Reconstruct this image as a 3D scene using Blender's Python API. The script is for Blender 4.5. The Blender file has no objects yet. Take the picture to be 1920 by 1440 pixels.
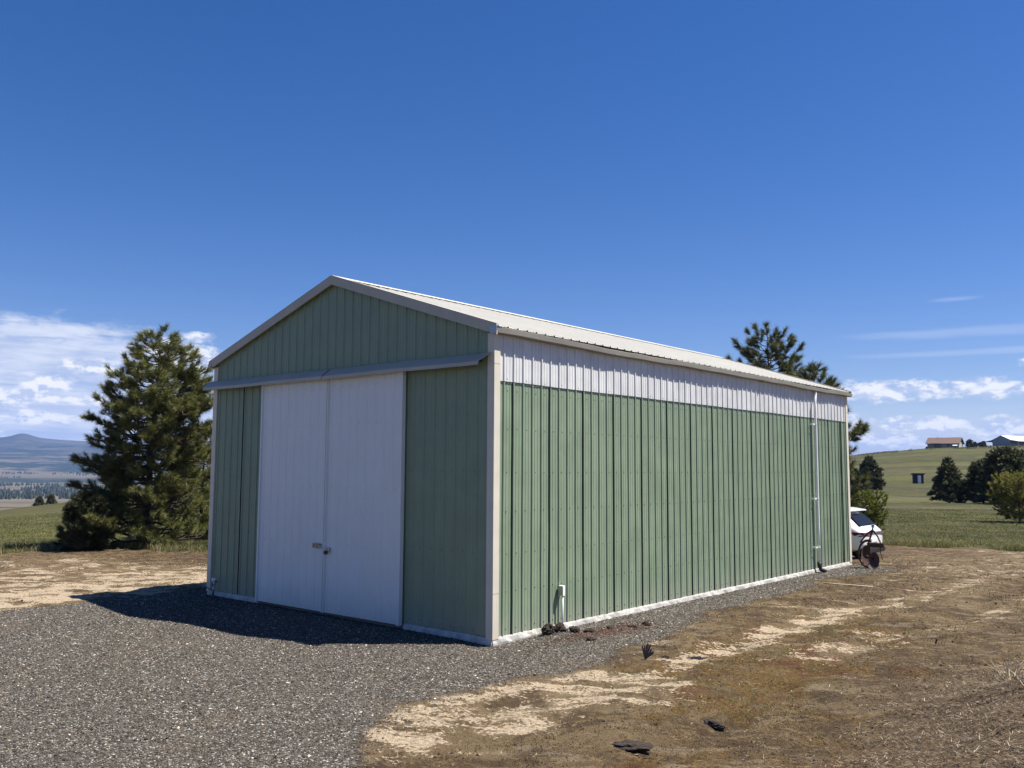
import bpy, bmesh, math, random
import numpy as np
from mathutils import Vector, Matrix

sc = bpy.context.scene
C = sc.collection
R = math.radians

# ------------------------------------------------------------------ camera
CAM = Vector((8.723, -9.873, 2.458))
YAW, PITCH, ROLL, FPX = -0.7034, 0.0942, 0.0054, 1662.65
fw = Vector((math.sin(YAW)*math.cos(PITCH), math.cos(YAW)*math.cos(PITCH), math.sin(PITCH)))
rt = Vector((math.cos(YAW), -math.sin(YAW), 0)); up = rt.cross(fw)
r2 = rt*math.cos(ROLL) + up*math.sin(ROLL); u2 = -rt*math.sin(ROLL) + up*math.cos(ROLL)
cd = bpy.data.cameras.new('camera'); cam = bpy.data.objects.new('camera', cd); C.objects.link(cam)
cd.sensor_width = 36; cd.lens = 36*FPX/1920; cd.clip_start = 0.05; cd.clip_end = 60000
cam.matrix_world = Matrix(((r2.x, u2.x, -fw.x, CAM.x), (r2.y, u2.y, -fw.y, CAM.y), (r2.z, u2.z, -fw.z, CAM.z), (0, 0, 0, 1)))
sc.camera = cam

# ------------------------------------------------------------------ light, sky, exposure
SUN = Vector((.40, .38, 1)).normalized()
SUN_EL = math.asin(SUN.z); SUN_AZ = math.atan2(SUN.x, SUN.y)
sd = bpy.data.lights.new('sun', 'SUN'); so = bpy.data.objects.new('sun', sd); C.objects.link(so)
sd.energy = 5.0; sd.angle = R(.53); sd.color = (1, .955, .88)
so.rotation_mode = 'QUATERNION'; so.rotation_quaternion = SUN.to_track_quat('Z', 'Y'); so.location = (20, 20, 50)
sc.view_settings.view_transform = 'Standard'; sc.view_settings.look = 'None'
sc.view_settings.gamma = 1; sc.view_settings.exposure = 1.04
sc.render.engine = 'CYCLES'
sc.cycles.max_bounces = 8; sc.cycles.volume_bounces = 0; sc.cycles.transparent_max_bounces = 16


class NT:
    """small node-tree helper"""
    def __init__(s, tree): s.t = tree; s.n = tree.nodes; s.l = tree.links
    def new(s, typ, **kw):
        n = s.n.new(typ)
        for k, v in kw.items(): setattr(n, k, v)
        return n
    def put(s, sock, v):
        if isinstance(v, bpy.types.NodeSocket): s.l.new(v, sock)
        elif isinstance(v, (tuple, list)) and sock.type == 'RGBA' and len(v) == 3: sock.default_value = (*v, 1)
        else: sock.default_value = v
    def m(s, op, a, b=0.0, c=0.0):
        n = s.new('ShaderNodeMath', operation=op); s.put(n.inputs[0], a); s.put(n.inputs[1], b); s.put(n.inputs[2], c); return n.outputs[0]
    def mix(s, f, a, b, blend='MIX'):
        n = s.new('ShaderNodeMix', data_type='RGBA', blend_type=blend); s.put(n.inputs[0], f); s.put(n.inputs[6], a); s.put(n.inputs[7], b); return n.outputs[2]
    def noise(s, vec, scale, detail=4, rough=.55, dist=0.0, w=None):
        n = s.new('ShaderNodeTexNoise'); n.noise_dimensions = '3D'
        s.put(n.inputs['Vector'], vec); n.inputs['Scale'].default_value = scale; n.inputs['Detail'].default_value = detail
        n.inputs['Roughness'].default_value = rough; n.inputs['Distortion'].default_value = dist; return n.outputs['Fac']
    def vor(s, vec, scale, feat='F1', out='Distance'):
        n = s.new('ShaderNodeTexVoronoi', feature=feat); s.put(n.inputs['Vector'], vec); n.inputs['Scale'].default_value = scale; return n.outputs[out]
    def ss(s, x, a, b):
        n = s.new('ShaderNodeMapRange', interpolation_type='SMOOTHSTEP'); s.put(n.inputs[0], x); s.put(n.inputs[1], a); s.put(n.inputs[2], b); return n.outputs[0]
    def mr(s, x, a, b, c, d):
        n = s.new('ShaderNodeMapRange'); s.put(n.inputs[0], x); s.put(n.inputs[1], a); s.put(n.inputs[2], b); s.put(n.inputs[3], c); s.put(n.inputs[4], d); return n.outputs[0]
    def scale(s, vec, x, y, z):
        n = s.new('ShaderNodeVectorMath', operation='MULTIPLY'); s.put(n.inputs[0], vec); n.inputs[1].default_value = (x, y, z); return n.outputs[0]
    def attr(s, name, out='Color'):
        n = s.new('ShaderNodeAttribute', attribute_name=name); return n.outputs[out]
    def sep(s, v):
        n = s.new('ShaderNodeSeparateXYZ'); s.put(n.inputs[0], v); return n.outputs


W = bpy.data.worlds.new('World'); sc.world = W; W.use_nodes = True
w = NT(W.node_tree); w.n.clear()
sky = w.new('ShaderNodeTexSky', sky_type='NISHITA'); sky.sun_disc = False
sky.sun_elevation = SUN_EL; sky.sun_rotation = SUN_AZ; sky.altitude = 700; sky.air_density = 1.0; sky.dust_density = .3; sky.ozone_density = 3.0
hs = w.new('ShaderNodeHueSaturation'); hs.inputs['Saturation'].default_value = 1.33; w.put(hs.inputs['Color'], w.mix(1.0, sky.outputs[0], (1.12, 1.01, 1.13), 'MULTIPLY'))
tc = w.new('ShaderNodeTexCoord'); D = tc.outputs['Generated']
dx, dy, dz = w.sep(D)
az = w.m('ARCTAN2', dx, dy)                       # bearing, radians
el = w.m('ARCTAN2', dz, w.m('SQRT', w.m('ADD', w.m('MULTIPLY', dx, dx), w.m('MULTIPLY', dy, dy))))
def comb(a, b, c=0.0):
    n = w.new('ShaderNodeCombineXYZ'); w.put(n.inputs[0], a); w.put(n.inputs[1], b); w.put(n.inputs[2], c); return n.outputs[0]
P2 = comb(az, w.m('MULTIPLY', el, 1.9)); P3 = comb(az, w.m('MULTIPLY', el, 9.0))
n1 = w.noise(P2, 42, 9, .62, .15); n1b = w.noise(comb(w.m('ADD', az, .003), w.m('MULTIPLY', w.m('ADD', el, .006), 1.9)), 42, 9, .62, .15)
n2 = w.noise(P3, 9, 6, .6, .3); n3 = w.noise(P2, 14, 4, .5)
def blob(a, e, ra, re):
    x = w.m('DIVIDE', w.m('SUBTRACT', az, a), ra); y = w.m('DIVIDE', w.m('SUBTRACT', el, e), re)
    return w.m('SUBTRACT', 1.0, w.m('ADD', w.m('MULTIPLY', x, x), w.m('MULTIPLY', y, y)))
def field(bl):
    f = None
    for b in bl:
        v = blob(*b); f = v if f is None else w.m('MAXIMUM', f, v)
    return w.m('MAXIMUM', f, -1.5)
# cumulus banks (bearing, elevation, half widths)
cum = field([(-1.215, .068, .06, .012), (-1.15, .100, .035, .010), (-1.20, .048, .05, .008), (-.335, .083, .020, .008), (-.215, .082, .05, .012), (-.305, .081, .055, .015), (-.262, .082, .040, .011), (-.345, .078, .035, .008), (-.166, .106, .020, .006),
             (-.340, .049, .030, .012), (-.262, .047, .055, .010), (-.305, .030, .10, .010), (-.190, .040, .05, .014), (-.17, .080, .02, .006), (-.15, .055, .03, .012), (.1, .09, .07, .02), (.4, .07, .12, .02),
             (-1.190, .083, .030, .011), (-1.262, .088, .032, .011), (-1.065, .115, .05, .022), (-1.045, .136, .018, .008), (-1.14, .066, .05, .008), (-1.235, .030, .02, .012), (-1.6, .09, .12, .02), (-2.4, .08, .2, .025), (2.4, .08, .25, .02), (1.2, .08, .2, .02)])
cm = w.ss(w.m('ADD', w.m('MULTIPLY', cum, .75), w.m('MULTIPLY', w.m('SUBTRACT', n1, .5), 2.3)), .0, .70)
lit = w.ss(w.m('MULTIPLY', w.m('SUBTRACT', n1, n1b), 1.0), -.10, .09)
# layered veil low in the west, wisps in the east
veil = field([(-1.23, .105, .24, .048), (-1.22, .05, .3, .055), (-1.75, .09, .3, .05)])
vm = w.m('MULTIPLY', w.ss(w.m('ADD', w.m('MULTIPLY', veil, .8), w.m('ADD', w.m('MULTIPLY', w.m('SUBTRACT', n2, .5), 1.3), w.m('MULTIPLY', w.m('SUBTRACT', n1, .5), 1.1))), -.05, .65), .90)
wisp = field([(-.20, .138, .16, .007), (-.22, .118, .14, .004), (-.235, .172, .03, .003), (-.27, .035, .30, .040)])
wm = w.m('MULTIPLY', w.ss(w.m('ADD', w.m('MULTIPLY', wisp, .8), w.m('MULTIPLY', w.m('SUBTRACT', n2, .5), 1.8)), -.1, 1.0), .26)
veilcol = w.mix(w.ss(w.m('ADD', w.m('MULTIPLY', n2, .6), w.m('MULTIPLY', n3, .4)), .40, .60), (4.9, 5.8, 8.2), (7.8, 8.3, 9.6))
col = w.mix(vm, hs.outputs[0], veilcol)
col = w.mix(wm, col, (6.6, 7.6, 9.6))
cumcol = w.mix(lit, (5.7, 6.5, 8.6), (10.3, 10.3, 10.4))
col = w.mix(w.m('MULTIPLY', cm, .9), col, cumcol)
bg = w.new('ShaderNodeBackground'); w.put(bg.inputs[0], col); bg.inputs[1].default_value = .05
wo = w.new('ShaderNodeOutputWorld'); w.l.new(bg.outputs[0], wo.inputs[0])
SKYSAT = hs

# ------------------------------------------------------------------ helpers
def tag(o, label=None, cat=None, group=None, kind=None):
    if label: o['label'] = label
    if cat: o['category'] = cat
    if group: o['group'] = group
    if kind: o['kind'] = kind
    return o

def empty(name, loc, rz=0, **kw):
    o = bpy.data.objects.new(name, None); C.objects.link(o); o.location = loc; o.rotation_euler = (0, 0, rz)
    o.empty_display_size = .3
    return tag(o, **kw)

def npmesh(name, V, F, mat, parent=None, col=None, smooth=False, loc=None):
    V = np.asarray(V, np.float32).reshape(-1, 3); F = np.asarray(F, np.int32); k = F.shape[1]
    me = bpy.data.meshes.new(name)
    me.vertices.add(len(V)); me.vertices.foreach_set('co', V.ravel())
    me.loops.add(F.size); me.loops.foreach_set('vertex_index', F.ravel())
    me.polygons.add(len(F)); me.polygons.foreach_set('loop_start', np.arange(0, F.size, k, dtype=np.int32))
    me.polygons.foreach_set('use_smooth', np.full(len(F), smooth))
    me.update(calc_edges=True)
    if col is not None:
        for nm, c in (col.items() if isinstance(col, dict) else [('col', col)]):
            a = me.color_attributes.new(nm, 'FLOAT_COLOR', 'POINT')
            c4 = np.ones((len(V), 4), np.float32); c4[:, :c.shape[1]] = c; a.data.foreach_set('color', c4.ravel())
    me.materials.append(mat)
    o = bpy.data.objects.new(name, me); C.objects.link(o)
    if parent is not None: o.parent = parent
    if loc is not None: o.location = loc
    return o

class MB:
    """collects boxes, tubes and sheets; build() links them as ONE mesh"""
    def __init__(s): s.v = []; s.f = []
    def add(s, vs, fs):
        b = len(s.v); s.v += [tuple(v) for v in vs]; s.f += [tuple(b+i for i in f) for f in fs]; return s
    def box(s, x0, x1, y0, y1, z0, z1, bev=0):
        return s.add([(x, y, z) for x in (x0, x1) for y in (y0, y1) for z in (z0, z1)],
                     [(0, 1, 3, 2), (4, 6, 7, 5), (0, 4, 5, 1), (2, 3, 7, 6), (0, 2, 6, 4), (1, 5, 7, 3)])
    def prism(s, pts, d):
        """polygon pts (3D) pushed along vector d"""
        n = len(pts); a = [Vector(p) for p in pts]; b = [p+Vector(d) for p in a]
        return s.add(a+b, [tuple(range(n-1, -1, -1)), tuple(range(n, 2*n))] + [(i, (i+1) % n, n+(i+1) % n, n+i) for i in range(n)])
    def tube(s, pts, rad, seg=10, cap=True):
        pts = [Vector(p) for p in pts]; n = len(pts); rad = rad if isinstance(rad, (list, tuple)) else [rad]*n
        vs = []; prev = None
        for i, p in enumerate(pts):
            d = (pts[min(i+1, n-1)]-pts[max(i-1, 0)]).normalized()
            a = d.cross(Vector((0, 0, 1)) if abs(d.z) < .9 else Vector((1, 0, 0))) if prev is None else prev-d*prev.dot(d)
            a.normalize(); prev = a; b = d.cross(a)
            vs += [p+(a*math.cos(t)+b*math.sin(t))*rad[i] for t in [2*math.pi*j/seg for j in range(seg)]]
        fs = [(i*seg+j, i*seg+(j+1) % seg, (i+1)*seg+(j+1) % seg, (i+1)*seg+j) for i in range(n-1) for j in range(seg)]
        if cap: fs += [tuple(range(seg-1, -1, -1)), tuple((n-1)*seg+j for j in range(seg))]
        return s.add(vs, fs)
    def build(s, name, mat, parent=None, smooth=False, bevel=0, loc=None):
        me = bpy.data.meshes.new(name); me.from_pydata([tuple(v) for v in s.v], [], s.f)
        bm = bmesh.new(); bm.from_mesh(me); bmesh.ops.recalc_face_normals(bm, faces=bm.faces)
        if bevel: bmesh.ops.bevel(bm, geom=bm.edges[:], offset=bevel, segments=2, affect='EDGES', clamp_overlap=True)
        bm.to_mesh(me); bm.free()
        me.materials.append(mat)
        if smooth: me.polygons.foreach_set('use_smooth', [True]*len(me.polygons))
        o = bpy.data.objects.new(name, me); C.objects.link(o)
        if smooth and not bevel: pass
        if parent is not None: o.parent = parent
        if loc is not None: o.location = loc
        return o

def bearing(px, dist):
    """ground position at a compass bearing (given as offset from the camera axis) and distance"""
    a = YAW + math.atan((px-960)/FPX)
    return CAM.x + math.sin(a)*dist, CAM.y + math.cos(a)*dist

# value noise
def _h(ix, iy, s):
    n = (ix.astype(np.int64)*374761393 + iy.astype(np.int64)*668265263 + s*974634777) & 0xffffffff
    n = ((n ^ (n >> 13))*1274126177) & 0xffffffff; n = n ^ (n >> 16)
    return (n & 0xffff)/65535.0
def vnoise(x, y, s=0):
    ix = np.floor(x); iy = np.floor(y); fx = x-ix; fy = y-iy; fx = fx*fx*(3-2*fx); fy = fy*fy*(3-2*fy)
    a = _h(ix, iy, s); b = _h(ix+1, iy, s); c = _h(ix, iy+1, s); d = _h(ix+1, iy+1, s)
    return (a*(1-fx)+b*fx)*(1-fy)+(c*(1-fx)+d*fx)*fy
def fbm(x, y, o=4, s=0, g=.5):
    t = 0; a = 1; n = 0
    for i in range(o): t = t+a*vnoise(x*2**i+i*17.3, y*2**i-i*9.1, s+i); n += a; a *= g
    return t/n
def sstep(x, a, b):
    t = np.clip((x-a)/(b-a), 0, 1); return t*t*(3-2*t)

# ------------------------------------------------------------------ ground shape
RD = [0, 19, 23, 25, 28, 32, 60, 110, 180, 230, 300, 370, 430, 480, 700, 1500, 16000]
RZ = [-.045, -.045, -.06, -.12, -.28, -.45, -.75, -1.0, -1.0, -.6, 3.7, 8.8, 12.4, 13.1, 10, 0, 0]
LD = [0, 20, 31, 50, 150, 170, 300, 1200, 2000, 3500, 5000, 7000, 9000, 11000, 16000]
LZ = [-.045, -.13, -.2, -.6, -3.2, -4.4, -14, -45, -56, -58, -18, 95, 232, 200, 120]

def edge_gravel_x(y):
    return np.interp(y, [-9, -6, -4.8, -4.0, -3.2, -2.5, -1.6, -.3, 1.1, 2.7, 6.5, 11.4, 14.5, 16.5], [4.6, 3.6, 2.6, 1.95, 1.5, 1.55, 1.8, 1.9, 1.65, 1.25, .85, .75, 1.0, .2])
def m_gravel(x, y):
    n = (fbm(x*1.1, y*1.1, 4, 5)-.5)*1.0
    a = sstep(edge_gravel_x(y)-x+n*.8, -.65, .45)
    b = sstep(x+8.35+n*.25, -.12, .12)
    return a*b*sstep(.6-y+np.where(x > 0, 30, 0)+n*.4, -.1, .1)*sstep(16-y, 0, 1)

def H(x, y):
    x = np.asarray(x, float); y = np.asarray(y, float)
    dx = x-CAM.x; dy = y-CAM.y; d = np.hypot(dx, dy); th = np.arctan2(dx, dy)-YAW
    th = (th+np.pi) % (2*np.pi)-np.pi
    hf = np.interp(th, [-.3, .30, .37, .44, .52, .8, 1.6], [.3, .58, .74, .98, 1.05, 1.05, .3])
    zr = np.interp(d, RD, RZ); zr = np.where(zr > 0, zr*hf, zr)
    zl = np.interp(d, LD, LZ)
    cz = np.interp(th, [-1.2, -.523, -.427, -.2], [-6.5, -4.25, -2.35, -1.6])
    k = np.interp(d, [0, 40, 150, 200, 900, 1500], [0, 0, 1, 1, 0, 0]); zl = zl+(cz+3.2)*k
    zl = zl+np.where(d > 3500, (fbm(x/900, y/900, 5, 3)-.5)*np.interp(d, [3500, 6000, 9000], [0, 60, 26]), 0)
    # the far ridge with its one low summit
    px = 960+FPX*np.tan(np.clip(th, -1.3, 1.3))
    zl = zl+np.exp(-((d-9000)/900)**2)*(np.exp(-((px-45)/22)**2)*34+np.exp(-((px-40)/75)**2)*18)
    wgt = sstep(th, -.22, .22); wb = sstep(np.abs(th), 1.2, 2.4)
    z = zl*(1-wgt)+zr*wgt
    z = z*(1-wb)+np.where(d > 30, -1.0, z)*wb
    # near relief
    near = 1-sstep(d, 30, 60)
    berm = sstep(x+(fbm(x*.5, y*.5, 3, 8)-.5)*1.0, 5.3, 8.4)*(1-sstep(y, .3, 5.2))*(1-sstep(x, 12, 18))*sstep(y, -16, -12)
    g = m_gravel(x, y)
    rel = berm*.82+g*.03*sstep(-y, -.2, 1.4)
    rel = rel-.045*np.exp(-((x-.2)**2+(y+.3)**2)/1.2)
    rut = np.exp(-((x-2.7-(fbm(y*.3, y*0, 2, 4)-.5))/.28)**2)+np.exp(-((x-4.3-(fbm(y*.3, y*0+3, 2, 4)-.5))/.28)**2)
    rel = rel-rut*.05*(y > -3)
    tr_ = .763*x+.646*y; pr_ = -.646*x+.763*y
    rel = rel+(1-g)*((fbm(x*1.3, y*1.3, 4, 1)-.5)*.11+(fbm(tr_*.8, pr_*3.2, 4, 12)-.5)*.075+(fbm(x*9, y*9, 3, 2)-.5)*.045)+g*((fbm(x*.9, y*.9, 3, 6)-.5)*.06)
    inb = (x > -7.8) & (x < .25) & (y > -.3) & (y < 14.9)
    wallq = np.exp(-np.maximum(np.maximum(-7.7-x, x-.1), np.maximum(-.1-y, y-14.7)).clip(0)*2.5)
    rel = rel*(1-.7*wallq*(1-g)) 
    z = z+near*rel+(1-near)*(fbm(x*.15, y*.15, 4, 11)-.5)*.5*sstep(d, 30, 80)*np.where(d < 1200, 1, 0)
    wd_ = np.hypot(np.maximum(np.maximum(-7.6-x, x), 0), np.maximum(np.maximum(-y, y-14.6), 0)); wq = np.exp(-wd_*1.6)*(1-g*.0)
    z = z*(1-wq)+wq*(-.055-.03*np.exp(-((x-.2)**2+(y+.3)**2)/.8)+.02*(fbm(x*3, y*3, 3, 15)-.5))
    return z-np.where(inb, .04, 0)

def Hs(x, y): return float(H(np.array([x]), np.array([y]))[0])

# ------------------------------------------------------------------ materials
def principled(name, color=(.5, .5, .5), rough=.6, metal=0, spec=.5):
    m = bpy.data.materials.new(name); m.use_nodes = True; t = NT(m.node_tree)
    b = t.n['Principled BSDF']; b.inputs['Base Color'].default_value = (*color, 1); b.inputs['Roughness'].default_value = rough
    b.inputs['Metallic'].default_value = metal; b.inputs['Specular IOR Level'].default_value = spec
    return m, t, b

def painted(name, color, rough=.42, dirt=(.30, .24, .17), amt=.25, var=.10, metal=0, scale=1.0, bump=.02, low=0.0):
    """painted or weathered surface with streaks, blotches and a faint wave"""
    m, t, b = principled(name, color, rough, metal)
    g = t.new('ShaderNodeNewGeometry').outputs['Position']
    n = t.noise(g, 1.7*scale, 6, .6); st = t.noise(t.scale(g, 9, 9, .6), 1.6*scale, 5, .65); fine = t.noise(g, 60*scale, 3, .6)
    dk = tuple(c*(1-var) for c in color); br = tuple(min(1, c*(1+var*.6)) for c in color)
    c = t.mix(t.ss(n, .3, .7), dk, br)
    c = t.mix(t.m('MULTIPLY', t.ss(st, .55, .78), amt), c, dirt)
    if low > 0:
        z = t.sep(g)[2]; zz = t.m('ADD', z, t.m('MULTIPLY', t.m('SUBTRACT', n, .5), .5))
        c = t.mix(t.m('MULTIPLY', t.ss(zz, .45, -.05), low), c, dirt)
    c = t.mix(t.m('MULTIPLY', fine, .10), c, dk)
    t.put(b.inputs['Base Color'], c); t.put(b.inputs['Roughness'], t.mr(n, .2, .8, rough-.06, rough+.12))
    bp = t.new('ShaderNodeBump'); bp.inputs['Strength'].default_value = .35; bp.inputs['Distance'].default_value = bump
    t.put(bp.inputs['Height'], t.noise(g, 1.1, 3, .5)); t.put(b.inputs['Normal'], bp.outputs[0])
    return m

M = {}
M['green'] = painted('green_steel', (.210, .272, .176), .42, (.33, .33, .25), .30, .10, low=.5)
M['white'] = painted('white_steel', (.72, .725, .70), .4, (.45, .40, .33), .12, .03, low=.25)
M['band'] = painted('white_translucent_panel', (.62, .62, .605), .5, (.40, .36, .30), .35, .10)
M['roof'] = painted('cream_roof_steel', (.56, .54, .475), .5, (.40, .37, .30), .2, .05)
M['trim'] = painted('beige_trim', (.62, .57, .46), .45, (.35, .28, .2), .2, .08, low=.15)
M['fascia'] = painted('beige_trim_shaded', (.44, .40, .32), .5, (.2, .17, .13), .2, .08)  # beige trim darkened for the rakes: their shade is put into the colour
M['gutter'] = painted('tan_gutter', (.24, .22, .185), .5, (.22, .17, .12), .4, .12)
M['hood'] = painted('grey_hood', (.43, .385, .30), .45, (.25, .22, .18), .25, .1)
M['found'] = painted('white_foundation', (.48, .46, .42), .85, (.13, .10, .07), .95, .3, scale=3)
M['pipe'] = painted('white_pvc', (.82, .82, .80), .35, (.5, .45, .38), .15, .04)
M['black'] = painted('black_plastic', (.012, .012, .013), .5, (.08, .07, .06), .3, .2)
M['dark'] = principled('dark_seam_and_shade', (.012, .022, .014), .8)[0]  # near-black for panel seams, rib ends and painted shadow strips
M['screw'] = principled('screw_head', (.06, .085, .06), .5, .3)[0]
M['galv'] = painted('galvanised', (.42, .43, .45), .4, (.25, .2, .15), .3, .2, metal=.8)
M['rust'] = painted('rusty_iron', (.075, .028, .018), .85, (.16, .07, .04), .8, .5, scale=6)
M['disc'] = painted('worn_disc', (.085, .050, .042), .75, (.12, .05, .03), .6, .3, metal=.3, scale=4)
M['brass'] = painted('tarnished_brass', (.30, .25, .17), .45, (.1, .08, .05), .4, .3, metal=.7)
M['soil'] = painted('dark_clod', (.036, .024, .017), .95, (.12, .08, .05), .6, .5, scale=12, bump=.05)
M['bark'] = painted('pine_bark', (.055, .040, .032), .95, (.02, .015, .012), .8, .4, scale=6)
M['straw'] = painted('dry_stalk', (.55, .45, .30), .8, (.2, .14, .08), .4, .2, scale=8)
M['stick'] = painted('weathered_stick', (.50, .41, .27), .8, (.2, .14, .08), .4, .2, scale=8)

def attrmat(name, rough=.85, trans=0.0, tint=None, spec=.3):
    m, t, b = principled(name, (.5, .5, .5), rough, 0, spec)
    c = t.attr('col'); t.put(b.inputs['Base Color'], c)
    if trans:
        tr = t.new('ShaderNodeBsdfTranslucent'); t.put(tr.inputs[0], t.mix(1.0, c, tint or (1, 1, .6), 'MULTIPLY'))
        mx = t.new('ShaderNodeMixShader'); mx.inputs[0].default_value = trans
        t.l.new(b.outputs[0], mx.inputs[1]); t.l.new(tr.outputs[0], mx.inputs[2])
        t.l.new(mx.outputs[0], t.n['Material Output'].inputs[0])
    return m
M['needle'] = attrmat('pine_needles', .55, .22, spec=.5)
M['blade'] = attrmat('grass_blades', .7, .30)
M['stone'] = attrmat('gravel_stones', .85)
M['litter'] = attrmat('dry_litter', .85, .1)

# ------------------------------------------------------------------ ground sheet
def ground_material():
    m, t, b = principled('ground', (0.146, 0.146, 0.146), .95, 0, .15)
    g = t.new('ShaderNodeNewGeometry').outputs['Position']
    flat = t.scale(g, 1, 1, 0)
    A = t.attr('mask'); sx = t.new('ShaderNodeSeparateColor'); t.put(sx.inputs[0], A); gr, mud, grass = sx.outputs[0], sx.outputs[1], sx.outputs[2]
    B = t.attr('mask2'); sy = t.new('ShaderNodeSeparateColor'); t.put(sy.inputs[0], B); moss, straw, hill = sy.outputs[0], sy.outputs[1], sy.outputs[2]
    nb = t.noise(flat, .55, 5, .6); nm = t.noise(flat, 3.2, 6, .65); nf = t.noise(flat, 22, 5, .7); nff = t.noise(flat, 95, 3, .7)
    streak = t.noise(t.scale(flat, 2.2, .8, 1), 6, 6, .7, .6)
    ce = t.new('ShaderNodeVectorRotate'); ce.rotation_type = 'Z_AXIS'; t.put(ce.inputs['Vector'], flat); ce.inputs['Angle'].default_value = -R(40)
    arc = t.scale(ce.outputs[0], .42, 1.5, 1)              # tyre arcs run this way across the yard
    na = t.noise(arc, 1.5, 9, .7, .8); nc = t.noise(flat, 1.25, 7, .68); ne = t.noise(flat, 1.05, 6, .65, .5); nt_ = t.noise(flat, 240, 2, .6)
    # trampled dry turf
    n0 = t.noise(flat, .35, 6, .6); n5 = t.noise(flat, 5.5, 7, .72, .3); n11 = t.noise(arc, 9, 8, .75, .4)
    dirt = t.mix(t.ss(nf, .42, .58), (0.036, 0.021, 0.010), (0.108, 0.070, 0.034))
    dirt = t.mix(t.m('MULTIPLY', t.ss(n5, .50, .58), .85), dirt, (0.043, 0.027, 0.013))
    dirt = t.mix(t.m('MULTIPLY', t.ss(n5, .45, .38), .7), dirt, (0.181, 0.127, 0.066))
    dirt = t.mix(t.m('MULTIPLY', t.ss(n11, .53, .59), .85), dirt, (0.019, 0.012, 0.007))
    dirt = t.mix(t.m('MULTIPLY', t.ss(na, .55, .62), .65), dirt, (0.210, 0.155, 0.087))
    dirt = t.mix(t.m('MULTIPLY', t.ss(t.m('ADD', n0, t.m('MULTIPLY', mud, .35)), .52, .64), .6), dirt, (0.145, 0.104, 0.055))
    dirt = t.mix(t.m('MULTIPLY', t.ss(nff, .54, .64), .6), dirt, (0.253, 0.183, 0.097))
    dirt = t.mix(t.m('MULTIPLY', t.ss(nff, .47, .38), .9), dirt, (0.014, 0.009, 0.006))
    dirt = t.mix(t.m('MULTIPLY', t.ss(nt_, .56, .68), .5), dirt, (0.361, 0.276, 0.155))
    dk = t.noise(flat, 1.7, 8, .74, .6); dk2 = t.noise(arc, 2.6, 8, .74, .4)
    dirt = t.mix(t.m('MULTIPLY', t.ss(dk, .51, .58), .72), dirt, t.mix(nff, (0.010, 0.006, 0.003), (0.076, 0.050, 0.030)))
    dirt = t.mix(t.m('MULTIPLY', t.ss(dk2, .54, .60), .60), dirt, t.mix(nff, (0.082, 0.061, 0.040), (0.275, 0.223, 0.157)))
    # moss and weeds: ochre, olive and rusty patches
    mo = t.mix(t.ss(nf, .38, .62), (.045, .026, .007), (.150, .085, .020))
    mo = t.mix(t.ss(ne, .54, .60), mo, t.mix(t.ss(nf, .38, .62), (.022, .024, .006), (.080, .068, .016)))
    mo = t.mix(t.m('MULTIPLY', t.ss(ne, .47, .41), .85), mo, (.075, .026, .013))
    mo = t.mix(t.m('MULTIPLY', t.ss(nff, .48, .38), .8), mo, (.014, .010, .004))
    fm = t.ss(t.m('ADD', moss, t.m('ADD', t.m('MULTIPLY', t.m('SUBTRACT', nc, .5), 2.4), t.m('MULTIPLY', t.m('SUBTRACT', nm, .5), 1.2))), .42, .70)
    c = t.mix(t.m('MULTIPLY', fm, .72), dirt, mo)
    # pale dried mud, cracked and crossed by tyre arcs
    pm = t.mix(t.ss(nf, .3, .7), (0.305, 0.234, 0.156), (0.442, 0.354, 0.250))
    pm = t.mix(t.m('MULTIPLY', t.ss(nff, .48, .30), .6), pm, (0.117, 0.085, 0.052))
    fmud = t.ss(t.m('ADD', t.m('MULTIPLY', mud, .80), t.m('ADD', t.m('MULTIPLY', t.m('SUBTRACT', nf, .5), 1.3), t.m('ADD', t.m('MULTIPLY', t.m('SUBTRACT', t.m('ADD', t.m('MULTIPLY', na, .6), t.m('MULTIPLY', nc, .4)), .5), 3.6), t.m('MULTIPLY', t.m('SUBTRACT', nm, .5), 1.1)))), .50, .66)
    crack = t.ss(t.vor(arc, 9, 'DISTANCE_TO_EDGE'), .0, .05)
    pm = t.mix(t.m('MULTIPLY', t.m('SUBTRACT', 1.0, crack), t.m('MULTIPLY', t.ss(nm, .4, .6), .7)), pm, (0.091, 0.065, 0.039))
    c = t.mix(t.m('MULTIPLY', fmud, t.ss(mud, .10, .22)), c, pm)
    # straw
    stc = t.mix(t.ss(nf, .40, .60), (.035, .023, .014), (.150, .110, .070)) if True else t.mix(t.ss(nf, .35, .65), (0.101, 0.073, 0.051), (0.277, 0.218, 0.160))
    c = t.mix(t.m('MULTIPLY', straw, .8), c, stc)
    # gravel
    v = t.new('ShaderNodeTexVoronoi'); t.put(v.inputs['Vector'], g); v.inputs['Scale'].default_value = 46
    vc = t.new('ShaderNodeSeparateColor'); t.put(vc.inputs[0], v.outputs['Color']); vr = vc.outputs[0]
    gv = t.mix(vr, (0.025, 0.022, 0.018), (0.169, 0.146, 0.117))
    gv = t.mix(t.ss(vr, .90, .97), gv, (0.364, 0.350, 0.320))
    gv = t.mix(t.m('MULTIPLY', t.ss(t.noise(flat, .8, 4, .6), .52, .74), .5), gv, (0.146, 0.109, 0.073))
    fg = t.ss(t.m('ADD', gr, t.m('MULTIPLY', t.m('SUBTRACT', nf, .5), .8)), .40, .60)
    c = t.mix(fg, c, gv)
    # grassland
    gn = t.noise(flat, .03, 8, .7); gn2 = t.noise(t.scale(flat, 1, 1, 1), .22, 8, .75); gn3 = t.noise(flat, 1.6, 6, .75); gn4 = t.noise(flat, .011, 5, .6)
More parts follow.
